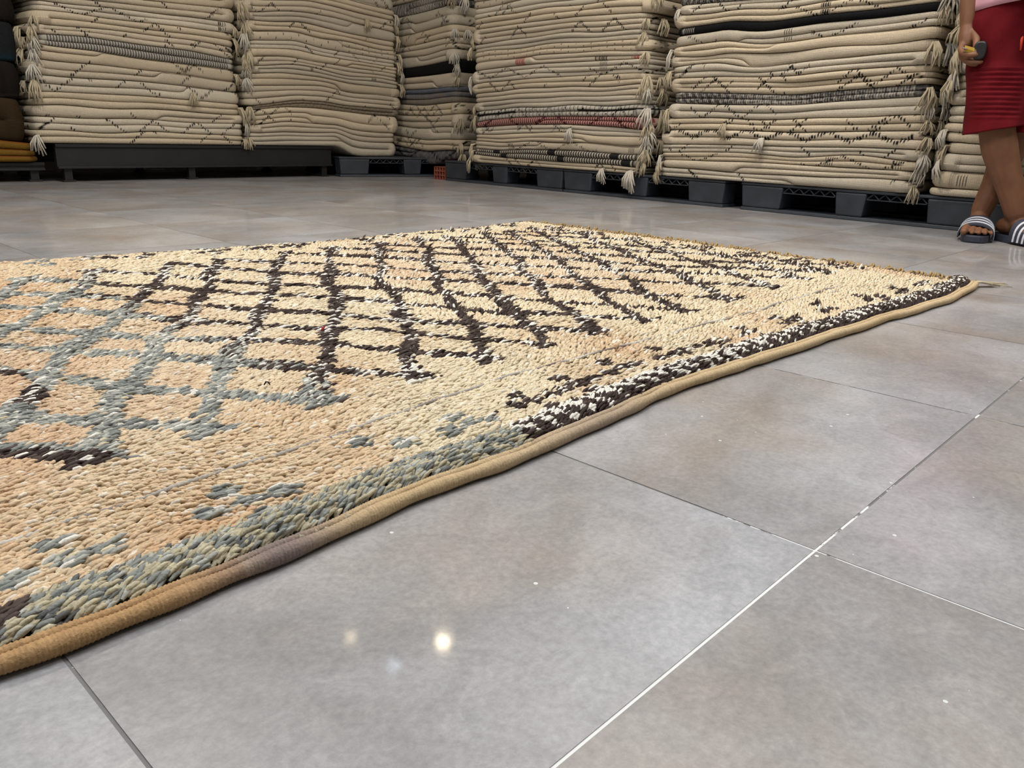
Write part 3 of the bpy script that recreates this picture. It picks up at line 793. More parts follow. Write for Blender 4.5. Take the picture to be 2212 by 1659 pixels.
def folded_rug(frame, uL, uR, zb, zt, nl, style, seed, depth, hp, step=0.0036, rc=0.045, loose=1.0, partial=None):
    """one folded rug: nl bulging layers that share a closed nose at the ends named in hp ('L', 'R', '')"""
    P0, eu, en = frame
    r = np.random.default_rng(seed)
    m = 7
    side = np.concatenate([np.linspace(depth, 0.30, 5, endpoint=False), np.linspace(0.30, rc, 14, endpoint=False)])
    arc = np.linspace(0, math.pi / 2, 7)
    us, ns, du, dn = [], [], [], []
    for s in side: us.append(uL); ns.append(-s); du.append(-1.0); dn.append(0.0)
    for a in arc:
        us.append(uL + rc - rc * math.cos(a)); ns.append(-rc + rc * math.sin(a)); du.append(-math.cos(a)); dn.append(math.sin(a))
    nf = int((uR - uL - 2 * rc) / step)
    for u in np.linspace(uL + rc, uR - rc, nf + 2)[1:-1]:
        us.append(u); ns.append(0.0); du.append(0.0); dn.append(1.0)
    for a in arc[::-1]:
        us.append(uR - rc + rc * math.cos(a)); ns.append(-rc + rc * math.sin(a)); du.append(math.cos(a)); dn.append(math.sin(a))
    for s in side[::-1]: us.append(uR); ns.append(-s); du.append(1.0); dn.append(0.0)
    us = np.array(us); ns = np.array(ns); du = np.array(du); dn = np.array(dn)
    K = len(us)
    ss = np.concatenate([[0], np.cumsum(np.hypot(np.diff(us), np.diff(ns)))])
    def zlim(u):
        lo_ = zb(u) + 0.0007
        return lo_, np.maximum(zt(u) - 0.0007, lo_ + 0.003 * nl)
    z0, z1 = zlim(us)
    # relative layer thickness along the path
    tau = np.ones((nl, K)) * (0.85 + 0.3 * r.random((nl, 1))) + 0.14 * np.array([smooth_noise(ss, seed * 7 + k, 5.0) for k in range(nl)])
    if partial is not None and nl > 1:
        kk, side_, pos = partial
        f = 1 / (1 + np.exp(((us - pos) * (1 if side_ == 'R' else -1)) / 0.012))
        tau[kk] = tau[kk] * np.clip(f, 0.06, 1)
    tau = np.clip(tau, 0.05, None); tau /= tau.sum(0)
    cum = np.concatenate([np.zeros((1, K)), np.cumsum(tau, 0)])
    # closed nose weight: 1 = separate layers, 0 = one bulge
    wgt = np.ones(K)
    ins = 0.03 + 0.03 * r.random()
    if 'L' in hp: wgt *= np.clip((us - uL - ins) / 0.02, 0, 1) * (np.arange(K) > len(side))
    if 'R' in hp: wgt *= np.clip((uR - ins - us) / 0.02, 0, 1) * (np.arange(K) < K - len(side))
    th = np.linspace(-math.pi / 2, math.pi / 2, m)
    rows_z, rows_o, rows_v, rows_l = [], [], [], []
    for k in range(nl):
        tk = tau[k] * (z1 - z0)
        out = loose * (0.006 * (r.random() - 0.5) + 0.006 * smooth_noise(ss, seed * 13 + k, 4.0))
        bl = np.minimum(0.62 * tk, 0.019)
        for j in range(m):
            S = (np.sin(th[j]) + 1) / 2
            zz = z0 + (cum[k] + tau[k] * S) * (z1 - z0)
            rim = (k == 0 and j == 0) or (k == nl - 1 and j == m - 1)
            o1 = (out * (0.3 + 0.7 * abs(math.cos(th[j]))) + bl * max(math.cos(th[j]), 0) ** 0.75) * (0 if rim else 1)
            S2 = 2 * (cum[k] + tau[k] * S) - 1
            o2 = np.minimum(0.55 * (z1 - z0), 0.030) * np.sqrt(np.clip(1 - S2 ** 2, 0, 1)) + (0 if rim else 0.003)
            oo = wgt * o1 + (1 - wgt) * o2
            za, zc_ = zlim(us + du * oo)
            zz = za + (cum[k] + tau[k] * S) * (zc_ - za)
            rows_o.append(oo); rows_z.append(zz)
            rows_v.append(np.full(K, S)); rows_l.append(np.full(K, k))
    Z = np.array(rows_z); O = np.array(rows_o); VV = np.array(rows_v); LL = np.array(rows_l)
    Uc = us[None] + du[None] * O; Nc = ns[None] + dn[None] * O
    XY = P0[None, None] + Uc[..., None] * eu + Nc[..., None] * en
    verts = np.concatenate([XY, Z[..., None]], -1)
    Ufull = np.repeat((ss - ss[len(side) + 6] + us[len(side) + 6])[None], len(Z), 0)
    col = style_colour(style, Ufull, Z, VV, LL, nl, r, seed, nl)
    R_ = len(Z)
    idx = np.arange(R_ * K).reshape(R_, K)
    q = np.stack([idx[:-1, :-1], idx[:-1, 1:], idx[1:, 1:], idx[1:, :-1]], -1).reshape(-1, 4)
    V = verts.reshape(-1, 3)
    # close top, bottom and back with surfaces that follow the same waves
    nv = len(V)
    i0, i1 = len(side) - 1, K - len(side)
    fr = np.arange(i0, i1 + 1)
    bxy = P0[None] + us[fr][:, None] * eu - depth * en[None]
    bkB = np.concatenate([bxy, z0[fr][:, None]], -1); bkT = np.concatenate([bxy, z1[fr][:, None]], -1)
    V = np.concatenate([V, bkB, bkT]); nb = len(fr)
    ib = nv + np.arange(nb); it = nv + nb + np.arange(nb)
    qB = np.stack([idx[0, fr[1:]], idx[0, fr[:-1]], ib[:-1], ib[1:]], -1); qT = np.stack([idx[-1, fr[:-1]], idx[-1, fr[1:]], it[1:], it[:-1]], -1)
    bq = np.stack([ib[:-1], it[:-1], it[1:], ib[1:]], -1)
    mc = col.reshape(-1, 3).mean(0)
    cc = np.concatenate([col.reshape(-1, 3), np.tile(mc, (2 * nb, 1))])
    uv = np.concatenate([np.stack([Ufull.ravel(), (Z * 1.6).ravel()], -1), np.zeros((2 * nb, 2))])
    # keep the origin at the rug's base
    mid = (uL + uR) / 2
    org = np.array([*(P0 + eu * mid - en * 0.2), float(zb(np.array([mid]))[0])])
    me = mesh_arrays('folded_rug', V - org, np.concatenate([q, qB, qT, bq]), None, cc, uv)
    return me, org

def interp_guide(g):
    a = np.array(g, float)
    def f(u):
        s = 0
        for d in (-0.04, 0, 0.04): s = s + np.interp(np.asarray(u) + d, a[:, 0], a[:, 1])
        return s / 3
    return f

def tassel_on(rug, org, frame, u, n_off, z, rng, yaw=None, scale=1.0):
    P0, eu, en = frame
    p = P0 + eu * u + en * n_off
    o = link('tassel', TASSELS[int(rng.integers(0, len(TASSELS)))], None, rug)
    base = math.atan2(-en[1], -en[0]) - math.pi / 2
    o.location = (p[0] - org[0], p[1] - org[1], z - org[2])
    o.rotation_euler = (0.25 * (rng.random() - 0.5), 0.3 * (rng.random() - 0.5), base + (yaw or 0.0) + 0.4 * (rng.random() - 0.5))
    s = scale * (0.72 + 0.4 * rng.random()); o.scale = (s, s, s)
    return o

def build_stack(key, frame, edgeL, edgeR, guides, segs, where, group, seed, depth=0.9, pL=0.5, pR=0.5, pM=0.1, nose='LR'):
    """guides: boundary curves from the bottom up; segs: rugs (layers, style) between neighbouring guides"""
    rng = np.random.default_rng(seed)
    gf = [interp_guide(g) for g in guides]
    eL = np.array(edgeL); eR = np.array(edgeR)
    count = 0
    for si, seg in enumerate(segs):
        tot = sum(n for n, _ in seg)
        ths = []
        acc = 0.0
        wts = np.array([n * (0.88 + 0.24 * rng.random()) for n, _ in seg]); wts /= wts.sum()
        for (n, style), wk in zip(seg, wts):
            a, b_ = acc, min(acc + wk, 1.0)
            if abs(b_ - 1) < 1e-6: b_ = 1.0
            acc = b_
            lo, hi = gf[si], gf[si + 1]
            wob = seed * 31 + count
            def mk(t, kk, lo=lo, hi=hi):
                amp = 0.0 if t in (0.0, 1.0) else 0.007
                return lambda u, t=t: lo(u) + (hi(u) - lo(u)) * t + amp * smooth_noise(np.asarray(u), kk, 7.0)
            zb, zt = mk(a, wob), mk(b_, wob + 1)
            zm = 0.5 * (float(np.mean(zb(eL[:, 0]))) + float(np.mean(zt(eL[:, 0]))))
            uL = float(np.interp(zm, eL[:, 1], eL[:, 0])) + 0.02 * (rng.random() - 0.5)
            uR = float(np.interp(zm, eR[:, 1], eR[:, 0])) + 0.02 * (rng.random() - 0.5)
            hp = ''
            if n >= 2:
                x = rng.random()
                hp = 'L' if x < 0.40 else ('R' if x < 0.75 else '')
            part = None
            if n >= 2 and rng.random() < 0.35:
                sd_ = 'R' if rng.random() < 0.5 else 'L'
                part = (int(rng.integers(0, n)), sd_, uL + (uR - uL) * (0.25 + 0.5 * rng.random()))
            fine = style in ('stripe', 'bwstripe', 'redstripe', 'tweed', 'greydark')
            me, org = folded_rug(frame, uL, uR, zb, zt, n, style, seed * 100 + count, depth, hp, step=0.0026 if fine else 0.0036, partial=part)
            o = link('folded_rug', me, M_FLAT)
            o.location = org
            tag(o, f'{DESC[style]}, {ORD[count]} {where}', 'rug', group)
            zc = lambda u, t: float(zb(np.array([u]))[0] * (1 - t) + zt(np.array([u]))[0] * t)
            if rng.random() < pL:
                for k in range(1 + int(rng.integers(0, 2))):
                    tassel_on(o, org, frame, uL - 0.014 + 0.02 * (k == 0), -0.03 - 0.06 * k + 0.02 * (k == 0), zc(uL, 0.6), rng, yaw=-1.25 + 0.5 * (k == 0))
            if rng.random() < pR:
                for k in range(1 + int(rng.integers(0, 2))):
                    tassel_on(o, org, frame, uR + 0.014 - 0.02 * (k == 0), -0.03 - 0.06 * k + 0.02 * (k == 0), zc(uR, 0.6), rng, yaw=1.25 - 0.5 * (k == 0))
            if rng.random() < pM:
                um = uL + (uR - uL) * (0.15 + 0.7 * rng.random())
                tassel_on(o, org, frame, um, 0.020, zc(um, 0.5), rng, scale=0.75)
            count += 1

def up(g, dz): return [(u, z + dz) for u, z in g]

# stack beside the mustard rug, on the black bench
g0 = [(1.40, 0.2035), (2.70, 0.2035)]
g1 = [(1.47, .46), (1.52, .463), (1.99, .465), (2.58, .445)]
g2 = [(1.48, .695), (1.54, .686), (1.77, .681), (2.015, .662), (2.354, .651), (2.568, .64)]
g3 = [(1.508, .740), (1.718, .748), (2.022, .733), (2.291, .728), (2.565, .699)]
g4 = [(1.515, .955), (2.048, .965), (2.608, .985)]
build_stack('a', FR_L, [(1.445, .2), (1.455, .45), (1.48, .675), (1.51, .89), (1.50, 1.3)], [(2.60, .2), (2.58, .5), (2.57, .77), (2.575, 1.0), (2.57, 1.3)],
            [g0, g1, g2, g3, g4, up(g4, 0.15)],
            [[(2, 'dash'), (2, 'dash2'), (2, 'dash'), (2, 'plain')], [(2, 'dash2'), (2, 'dash2'), (2, 'dash')], [(2, 'stripe')], [(2, 'dash'), (2, 'dash'), (2, 'bars'), (2, 'dash')], [(2, 'plain'), (2, 'dash')]],
            'of stack beside mustard rug', 'folded rugs in the stack beside the mustard rug', 1, pL=0.6, pR=0.5, pM=0.22)

# stack half on the bench, half on a pallet
g0 = [(2.60, .2035), (3.31, .2035), (3.335, .190), (3.38, .155), (3.46, .1345), (3.85, .1345)]
g1 = [(2.68, .415), (2.895, .443), (3.122, .445), (3.363, .431), (3.567, .418), (3.817, .412)]
g2 = [(2.68, .440), (2.897, .473), (2.987, .488), (3.219, .487), (3.365, .470), (3.569, .466), (3.818, .460)]
g3 = [(2.654, .628), (2.908, .649), (3.179, .641), (3.42, .614), (3.777, .605)]
g4 = [(2.686, .821), (3.009, .848), (3.189, .821), (3.379, .811), (3.813, .792)]
g5 = [(2.648, 1.053), (2.744, 1.052), (3.112, 1.094), (3.296, 1.085), (3.518, 1.066), (3.819, 1.05)]
build_stack('b', FR_L, [(2.645, .2), (2.68, .35), (2.65, .56), (2.675, .8), (2.65, 1.03), (2.65, 1.3)], [(3.775, .13), (3.79, .24), (3.84, .5), (3.835, .745), (3.80, 1.05), (3.80, 1.3)],
            [g0, g1, g2, g3, g4, g5, up(g5, 0.13)],
            [[(3, 'plain'), (2, 'plain'), (3, 'dash')], [(2, 'greybrown')], [(3, 'dash'), (2, 'plain')], [(2, 'label'), (2, 'dash'), (2, 'dash'), (2, 'dash')], [(2, 'dots'), (2, 'dash'), (2, 'plain'), (2, 'dash')], [(2, 'plain'), (2, 'dash')]],
            'of stack straddling bench and pallet', 'folded rugs in the stack straddling bench and pallet', 2, pL=0.6, pR=0.3, pM=0.14)

# narrow stack in the corner
g0 = [(-.80, .1345), (-.56, .133), (-.43, .098), (-.29, .088), (-.18, .118), (-.13, .1345), (0.08, .1345)]
g1 = [(-.80, .214), (-.59, .194), (-.36, .180), (-.155, .196), (.08, .196)]
g2 = [(-.745, .60), (-.358, .604), (-.055, .62)]
g3 = [(-.743, .680), (-.358, .692), (-.094, .708), (-.018, .711)]
g4 = [(-.742, .741), (-.358, .760), (-.07, .789)]
g5 = [(-.777, 1.082), (-.356, 1.110), (-.124, 1.131)]
build_stack('c', FR_C, [(-.80, .1), (-.76, .6), (-.78, 1.3)], [(0.016, .15), (-.014, .39), (-.042, .627), (-.07, .843), (-.11, 1.115), (-.11, 1.4)],
            [g0, g1, g2, g3, g4, g5, up(g5, 0.085), up(g5, 0.21)],
            [[(2, 'greydark')], [(2, 'dash'), (2, 'dash'), (2, 'dash'), (2, 'dash'), (3, 'blue')], [(2, 'plain')], [(1, 'black')], [(2, 'plain'), (2, 'dash'), (2, 'dash'), (3, 'dash')], [(2, 'tweed')], [(2, 'dash'), (2, 'plain')]],
            'of the narrow corner stack', 'folded rugs in the narrow corner stack', 3, pL=0.0, pR=0.75, pM=0.03, depth=0.8)

# stack with the red-striped rug
g0 = [(.28, .1345), (1.75, .1345)]
g1 = [(.30, .187), (.56, .177), (1.12, .172), (1.45, .175), (1.62, .168)]
g2 = [(.30, .223), (.55, .218), (.80, .233), (1.21, .241), (1.53, .232), (1.68, .238)]
g3 = [(.32, .352), (.69, .374), (1.10, .384), (1.47, .376), (1.63, .366)]
g4 = [(.32, .382), (.43, .399), (.69, .418), (1.10, .429), (1.60, .430)]
g5 = [(.29, .689), (.36, .698), (.67, .714), (.88, .720), (1.27, .719), (1.59, .720)]
g6 = [(.294, .936), (.769, .948), (1.158, .955), (1.629, .940)]
build_stack('d', FR_R, [(.30, .14), (.33, .365), (.302, .594), (.297, .818), (.275, 1.07), (.27, 1.4)], [(1.64, .158), (1.69, .32), (1.66, .45), (1.645, .64), (1.61, .82), (1.66, .97), (1.65, 1.4)],
            [g0, g1, g2, g3, g4, g5, g6, up(g6, 0.19)],
            [[(2, 'dash')], [(2, 'bwstripe')], [(2, 'bars'), (2, 'plain'), (2, 'dash')], [(2, 'redstripe')], [(2, 'bwpattern'), (2, 'plain'), (2, 'plain'), (2, 'dash'), (3, 'bars')], [(2, 'coloured_label'), (2, 'dots'), (2, 'plain'), (3, 'dash')], [(2, 'dash'), (2, 'dash'), (2, 'dots')]],
            'of the red-striped rug stack', 'folded rugs in the stack with the red-striped rug', 4, pL=0.5, pR=0.7, pM=0.16)

for _o in list(bpy.data.objects):
    if _o.get('label', '').endswith('lowest of the red-striped rug stack'):
        _r = np.random.default_rng(5); _org = np.array(_o.location)
        for _u, _z, _s in ((1.615, 0.150, 1.45), (1.640, 0.146, 1.6), (1.42, 0.152, 0.8)):
            _t = tassel_on(_o, _org, FR_R, _u, 0.018, _z, _r, scale=_s)
            _t.data = TASSELS[0]

# widest stack, with the flecked rug
g0 = [(1.75, .1345), (3.15, .1345)]
g1 = [(1.80, .295), (2.22, .306), (2.52, .306), (2.86, .314), (3.13, .313)]
g2 = [(1.80, .368), (2.21, .374), (2.51, .369), (2.85, .382), (3.13, .390)]
g3 = [(1.84, .498), (2.19, .490), (2.50, .488), (2.70, .504), (3.06, .524)]
g4 = [(1.83, .551), (2.19, .542), (2.49, .532), (2.69, .548), (3.06, .571)]
g5 = [(1.82, .815), (2.05, .826), (2.118, .834), (2.18, .820), (2.305, .810), (2.58, .830), (2.835, .833), (3.07, .845)]
g6 = [(1.82, .850), (2.05, .860), (2.122, .866), (2.337, .848), (2.577, .862), (2.77, .864), (3.07, .876)]
g7 = [(1.83, .956), (2.36, .950), (3.065, .955)]
build_stack('e', FR_R, [(1.795, .14), (1.79, .36), (1.835, .52), (1.806, .71), (1.825, .92), (1.83, 1.3)], [(3.07, .155), (3.09, .356), (3.06, .5), (3.055, .67), (3.075, .83), (3.07, 1.3)],
            [g0, g1, g2, g3, g4, g5, g6, g7, up(g7, 0.16)],
            [[(2, 'dash'), (2, 'plain'), (2, 'bars'), (2, 'dash')], [(2, 'bold')], [(2, 'dash'), (2, 'dash')], [(2, 'tweed')], [(3, 'dash'), (2, 'dash'), (2, 'plain'), (2, 'plain'), (2, 'bars')], [(1, 'black')], [(2, 'bars'), (2, 'dash2')], [(2, 'tweed'), (2, 'dash')]],
            'of the wide zigzag-rug stack', 'folded rugs in the wide stack with the zigzag rug', 5, pL=0.45, pR=0.55, pM=0.10)

# stack behind the person
g0 = [(3.08, .1345), (4.45, .1345)]
g1 = [(3.10, .236), (3.35, .232), (4.4, .235)]
g2 = [(3.16, .350), (3.31, .341), (4.4, .345)]
g3 = [(3.15, .487), (4.4, .490)]
g4 = [(3.15, .660), (4.4, .660)]
g5 = [(3.15, .93), (4.4, .92)]
build_stack('f', FR_R, [(3.145, .14), (3.17, .2), (3.18, .34), (3.18, .49), (3.17, .66), (3.16, .9), (3.16, 1.3)], [(4.2, .1), (4.2, 1.3)],
            [g0, g1, g2, g3, g4, g5, up(g5, .15)],
            [[(1, 'plain'), (2, 'bars')], [(2, 'plain'), (1, 'plain')], [(2, 'bars'), (2, 'plain')], [(2, 'plain'), (2, 'dash'), (2, 'dash')], [(2, 'plain'), (2, 'dash'), (2, 'plain'), (2, 'dash')], [(2, 'plain'), (2, 'dash')]],
            'of stack behind the person', 'folded rugs in the stack behind the person', 6, pL=0.6, pR=0.0, pM=0.0)

# darker pile past the end of the bench, its shade partly put into the colours
g0 = [(0.2, .105), (1.6, .105)]
build_stack('p', FR_P, [(0.45, .1), (0.45, 1.4)], [(1.43, .1), (1.42, .17), (1.37, .25), (1.38, .45), (1.40, .6), (1.425, .8), (1.44, 1.0), (1.44, 1.2)],
            [g0, [(0.2, .24), (1.1, .235), (1.45, .196)], [(0.2, .44), (1.6, .42)], [(0.2, .60), (1.6, .60)], [(0.2, .78), (1.6, .79)], [(0.2, .90), (1.6, .91)], [(0.2, 1.12), (1.6, 1.12)]],
            [[(3, 'yellow')], [(2, 'olive')], [(2, 'brown')], [(1, 'teal')], [(2, 'brown')], [(2, 'maroon')]],
            'of the dark pile', 'rugs in the dark pile', 7, pL=0.0, pR=0.0, pM=0.0, depth=0.7)

# ------------------------------------------------------------------ benches, pallets and brick
def bench(x0, x1, y0, y1, top, z0, legs, label):
    root = empty('steel_bench', (x0, y0, 0))
    tag(root, label, 'bench')
    L = x1 - x0; D = y1 - y0
    for (yy, nm) in ((0.0, 'front_beam'), (D - 0.05, 'back_beam')):
        b = MB(); b.box(0, L, yy + 0.012, yy + 0.05, z0, top - 0.002)
        b.box(0, L, yy, yy + 0.012, top - 0.018, top - 0.002); b.box(0, L, yy - 0.004, yy + 0.012, z0, z0 + 0.010)
        b.build(nm, M_STEEL, root, bevel=0.0015)
    for k in range(5):
        b = MB(); xx = L * (0.02 + 0.235 * k); b.box(xx, xx + 0.04, 0.051, D - 0.051, top - 0.05, top - 0.003); b.build('cross_bar', M_STEEL, root)
    for lx in legs:
        for yy in (0.02, D - 0.05):
            b = MB(); b.box(lx - x0 - 0.02, lx - x0 + 0.02, yy, yy + 0.03, 0.012, z0 - 0.0005); b.box(lx - x0 - 0.03, lx - x0 + 0.03, yy - 0.01, yy + 0.04, 0.0005, 0.0115); b.build('leg', M_STEEL, root)
bench(1.512, 3.255, 4.797, 5.62, 0.202, 0.071, (1.565, 2.26, 3.20), 'low black steel bench under the two stacks by the mustard rug')
bench(0.25, 1.47, 4.87, 5.62, 0.103, 0.06, (0.4, 1.42), 'low black steel rack under the dark rug pile')

def pallet(ox, oy, rz, label, L=1.09, D=0.92):
    Hh = 0.1325
    root = empty('plastic_pallet', (ox, oy, 0), rz)
    tag(root, label, 'pallet', 'slate grey plastic pallets')
    b = MB(); b.box(0, L, 0, D, Hh - 0.012, Hh); b.build('deck', M_PLASTIC, root, bevel=0.003)
    e, md = 0.222, 0.145
    cols = [(0.0, e), ((L - md) / 2, (L + md) / 2), (L - e, L)]
    rows = [(0.0, 0.13), (D / 2 - 0.065, D / 2 + 0.065), (D - 0.13, D)]
    for (a0, a1) in cols:
        for (b0, b1) in rows:
            b = MB(); i = 0.006
            b.add([(a0 + i * 2, b0 + i, 0.016), (a1 - i * 2, b0 + i, 0.016), (a1 - i * 2, b1 - i, 0.016), (a0 + i * 2, b1 - i, 0.016), (a0 + 0.001, b0 + 0.001, Hh - 0.0125), (a1 - 0.001, b0 + 0.001, Hh - 0.0125), (a1 - 0.001, b1 - 0.001, Hh - 0.0125), (a0 + 0.001, b1 - 0.001, Hh - 0.0125)],
                  [(3, 2, 1, 0), (4, 5, 6, 7), (0, 1, 5, 4), (1, 2, 6, 5), (2, 3, 7, 6), (3, 0, 4, 7)])
            b.build('block', M_PLASTIC, root, bevel=0.008)
    for (b0, b1) in rows:
        b = MB(); b.box(0.004, L - 0.004, b0 + 0.002, b1 - 0.002, 0.0005, 0.0155, 0.003); b.build('skid', M_PLASTIC, root, bevel=0.003)
    # open lattice under the deck edge, between the blocks
    for (a0, a1) in ((cols[0][1], cols[1][0]), (cols[1][1], cols[2][0])):
        b = MB()
        zt_, zl = Hh - 0.0125, Hh - 0.036
        b.box(a0, a1, 0.006, 0.014, zl - 0.004, zl)
        n = 5; w_ = (a1 - a0) / n
        for k in range(n):
            xm = a0 + w_ * (k + 0.5)
            for (p, q_) in (((a0 + w_ * k, zl), (xm, zt_)), ((xm, zt_), (a0 + w_ * (k + 1), zl))):
                b.tube([(p[0], 0.010, p[1]), (q_[0], 0.010, q_[1])], 0.0028, 4, cap=False)
        b.build('edge_lattice', M_PLASTIC, root)
RZ = math.atan2(EU[1], EU[0])
def row_pt(u, n=0.0): p = A0 + EU * u + EN * n; return p
for u0, lab in ((0.0, 'slate grey plastic pallet under the red-striped rug stack, beside the clay brick'), (1.093, 'slate grey plastic pallet between the two stacks with hanging white tassel'),
                (2.272, 'slate grey plastic pallet beneath the wide stack, behind the sandals'), (3.37, 'slate grey plastic pallet under the stack behind the person')):
    p = row_pt(u0)
    # local +x runs along the row; depth goes away from the room, so mirror by starting at the far end
    o = pallet(*p, RZ, lab)
p0 = np.array([3.275, 4.745]); a0_ = -0.302
pallet(p0[0], p0[1], a0_, 'slate grey plastic pallet at the end of the black bench, turned slightly')

br = empty('hollow_brick', tuple([*row_pt(-0.137, -0.02), 0.0]), RZ)
tag(br, 'red hollow clay brick between two pallets under the corner stack', 'brick')
b = MB(); Wb, Db, Hb = 0.12, 0.22, 0.086
cols_ = np.linspace(0, Wb, 5); rows_ = np.linspace(0.001, Hb, 4)
for c in cols_: b.box(c - 0.003 + (0.003 if c == 0 else 0) - (0.003 if c == Wb else 0), c + 0.003 + (0.003 if c == 0 else 0) - (0.003 if c == Wb else 0), 0, Db, 0.001, Hb)
for c in rows_: b.box(0.0004, Wb - 0.0004, 0.0004, Db - 0.0004, max(c - 0.003, 0.001), min(c + 0.003, Hb))
b.build('brick_body', M_BRICK, br)

# ------------------------------------------------------------------ person
def person():
    root = empty('person', (3.42, 0.79, 0.0))
    tag(root, 'person in red knee shorts and pink shirt leaning on the rugs, holding a tape measure', 'person')
    off = Vector((3.42, 0.79, 0.0))
    F = Vector((-0.974, -0.225, 0.0)); Rr = Vector((0.225, -0.974, 0.0))   # towards the camera side, towards the person's left
    b = MB()
    def limb(pts, rad, sides=14, flat=None):
        pts = [Vector(p) - off for p in pts]
        # dense smooth path
        P, R = [], []
        n = len(pts)
        for i in range(n - 1):
            for t in np.linspace(0, 1, 7, endpoint=(i == n - 2)):
                p0, p1, p2, p3 = pts[max(i - 1, 0)], pts[i], pts[i + 1], pts[min(i + 2, n - 1)]
                c = 0.5 * ((2 * p1) + (p2 - p0) * t + (2 * p0 - 5 * p1 + 4 * p2 - p3) * t * t + (3 * p1 - p0 - 3 * p2 + p3) * t ** 3)
                P.append(c); R.append(rad[i] * (1 - t) + rad[i + 1] * t)
        d0 = (P[0] - P[1]).normalized(); d1 = (P[-1] - P[-2]).normalized()
        P = [P[0] + d0 * R[0] * 0.9, P[0] + d0 * R[0] * 0.55] + P + [P[-1] + d1 * R[-1] * 0.55, P[-1] + d1 * R[-1] * 0.9]
        R = [R[0] * 0.35, R[0] * 0.8] + R + [R[-1] * 0.8, R[-1] * 0.35]
        b.tube(P, R, sides, flat=flat)
    def ball(c, rx, ry, rz, ax=None):
        c = Vector(c) - off
        bm = bmesh.new(); bmesh.ops.create_uvsphere(bm, u_segments=18, v_segments=12, radius=1.0)
        vs = [c + F * (v.co.x * rx) + Rr * (v.co.y * ry) + Vector((0, 0, v.co.z * rz)) for v in bm.verts]
        bm.verts.index_update()
        q = [[v.index for v in f.verts] for f in bm.faces if len(f.verts) == 4]; t = [[v.index for v in f.verts] for f in bm.faces if len(f.verts) == 3]
        b.add(vs, q, t); bm.free()
    C = Vector((3.464, 0.791, 0.0))
    def at(f, s, z): return C + F * f + Rr * s + Vector((0, 0, z))
    hipR, hipL = at(0.0, -0.08, 0.80), at(-0.01, 0.085, 0.80)
    # legs
    limb([hipR, (3.42, .835, .60), (3.366, .80, .435), (3.372, .772, .33), (3.388, .718, .20), (3.398, .680, .10)], [.088, .078, .058, .060, .046, .036])
    limb([hipL, (3.50, .735, .60), (3.475, .740, .43), (3.478, .765, .32), (3.462, .785, .20), (3.440, .805, .10)], [.088, .078, .056, .058, .044, .036])
    # feet: heel, arch, ball and toes
    def foot(ank, toe, side):
        ank = Vector(ank); toe = Vector(toe); d = (toe - ank); d.z = 0; d.normalize(); s = Vector((d.y, -d.x, 0)) * side   # s points to the little toe
        zb = 0.027
        heel = ank - d * 0.045; heel.z = zb + 0.028
        limb([heel, (ank.x, ank.y, zb + 0.035)], [.030, .034])
        mid = ank + d * 0.06
        limb([(ank.x, ank.y, 0.085), (mid.x, mid.y, zb + 0.026), tuple((ank + d * 0.12).xy) + (zb + 0.017,)], [.034, .026, .017])
        for k, (w, l, rd) in enumerate(((-0.034, 0.194, .0135), (-0.0105, 0.194, .0085), (0.0085, 0.187, .0083), (0.0265, 0.177, .0080), (0.0435, 0.163, .0076))):
            base = ank + d * (0.095 - 0.006 * k) + s * (w * 0.9); tip = ank + d * l + s * w * 1.12
            kn = base.lerp(tip, 0.62)
            limb([(base.x, base.y, zb + 0.022), (kn.x, kn.y, zb + 0.019), (tip.x, tip.y, zb + 0.4 * rd + 0.004)], [0.0130, rd * 1.0, rd * 0.95], 10)
        return d, s
    aL, tL = (3.440, .805, .09), (3.315, .778, .03)
    aR, tR = (3.412, .684, .09), (3.330, .585, .03)
    dL, sL = foot(aL, tL, -1); dR, sR = foot(aR, tR, 1)
    # trunk
    for (z, rx, ry) in ((0.84, .105, .155), (0.93, .100, .150), (1.03, .098, .150), (1.13, .105, .160), (1.23, .105, .165), (1.30, .085, .150)):
        ball(at(0, 0.0, z), rx, ry, 0.085)
    limb([at(0, 0, 1.32), at(0.01, 0, 1.43)], [.058, .050])
    # head
    ball(at(0.015, 0, 1.555), .096, .076, .118); ball(at(0.04, 0, 1.49), .062, .055, .062); ball(at(0.108, 0, 1.535), .020, .014, .020)
    limb([at(0.100, 0, 1.565), at(0.112, 0, 1.540)], [.009, .012], 8)
    for s in (-1, 1): ball(at(0.005, s * 0.078, 1.545), .018, .008, .030)
    limb([at(0.096, -0.022, 1.492), at(0.101, 0, 1.492), at(0.096, 0.022, 1.492)], [.006, .007, .006], 8)
    # arm that hangs down with the tape measure, and the other arm
    limb([at(-.01, -0.165, 1.285), at(0.02, -0.195, 1.13), (3.414, .985, .985), (3.385, .968, .86), (3.368, .953, .745)], [.052, .046, .040, .036, .026])
    limb([at(-.01, 0.165, 1.285), at(0.0, 0.21, 1.13), at(0.02, 0.225, 1.0), at(0.07, 0.20, .88), at(0.09, 0.17, .79)], [.052, .046, .040, .036, .027])
    limb([at(0.09, 0.17, .79), at(0.10, 0.155, .735), at(0.095, 0.15, .70)], [.026, .032, .026])
    for k in range(4): limb([at(0.10 - 0.018 * k, 0.155, .70), at(0.11 - 0.018 * k, 0.135, .655), at(0.105 - 0.018 * k, 0.115, .635)], [.0095, .0085, .0075], 8)
    limb([at(0.115, 0.15, .745), at(0.135, 0.125, .70), at(0.13, 0.11, .675)], [.012, .010, .008], 8)
    # right hand: palm, thumb and four curled fingers
    limb([(3.368, .953, .745), (3.358, .944, .705), (3.350, .940, .684)], [.025, .030, .026])
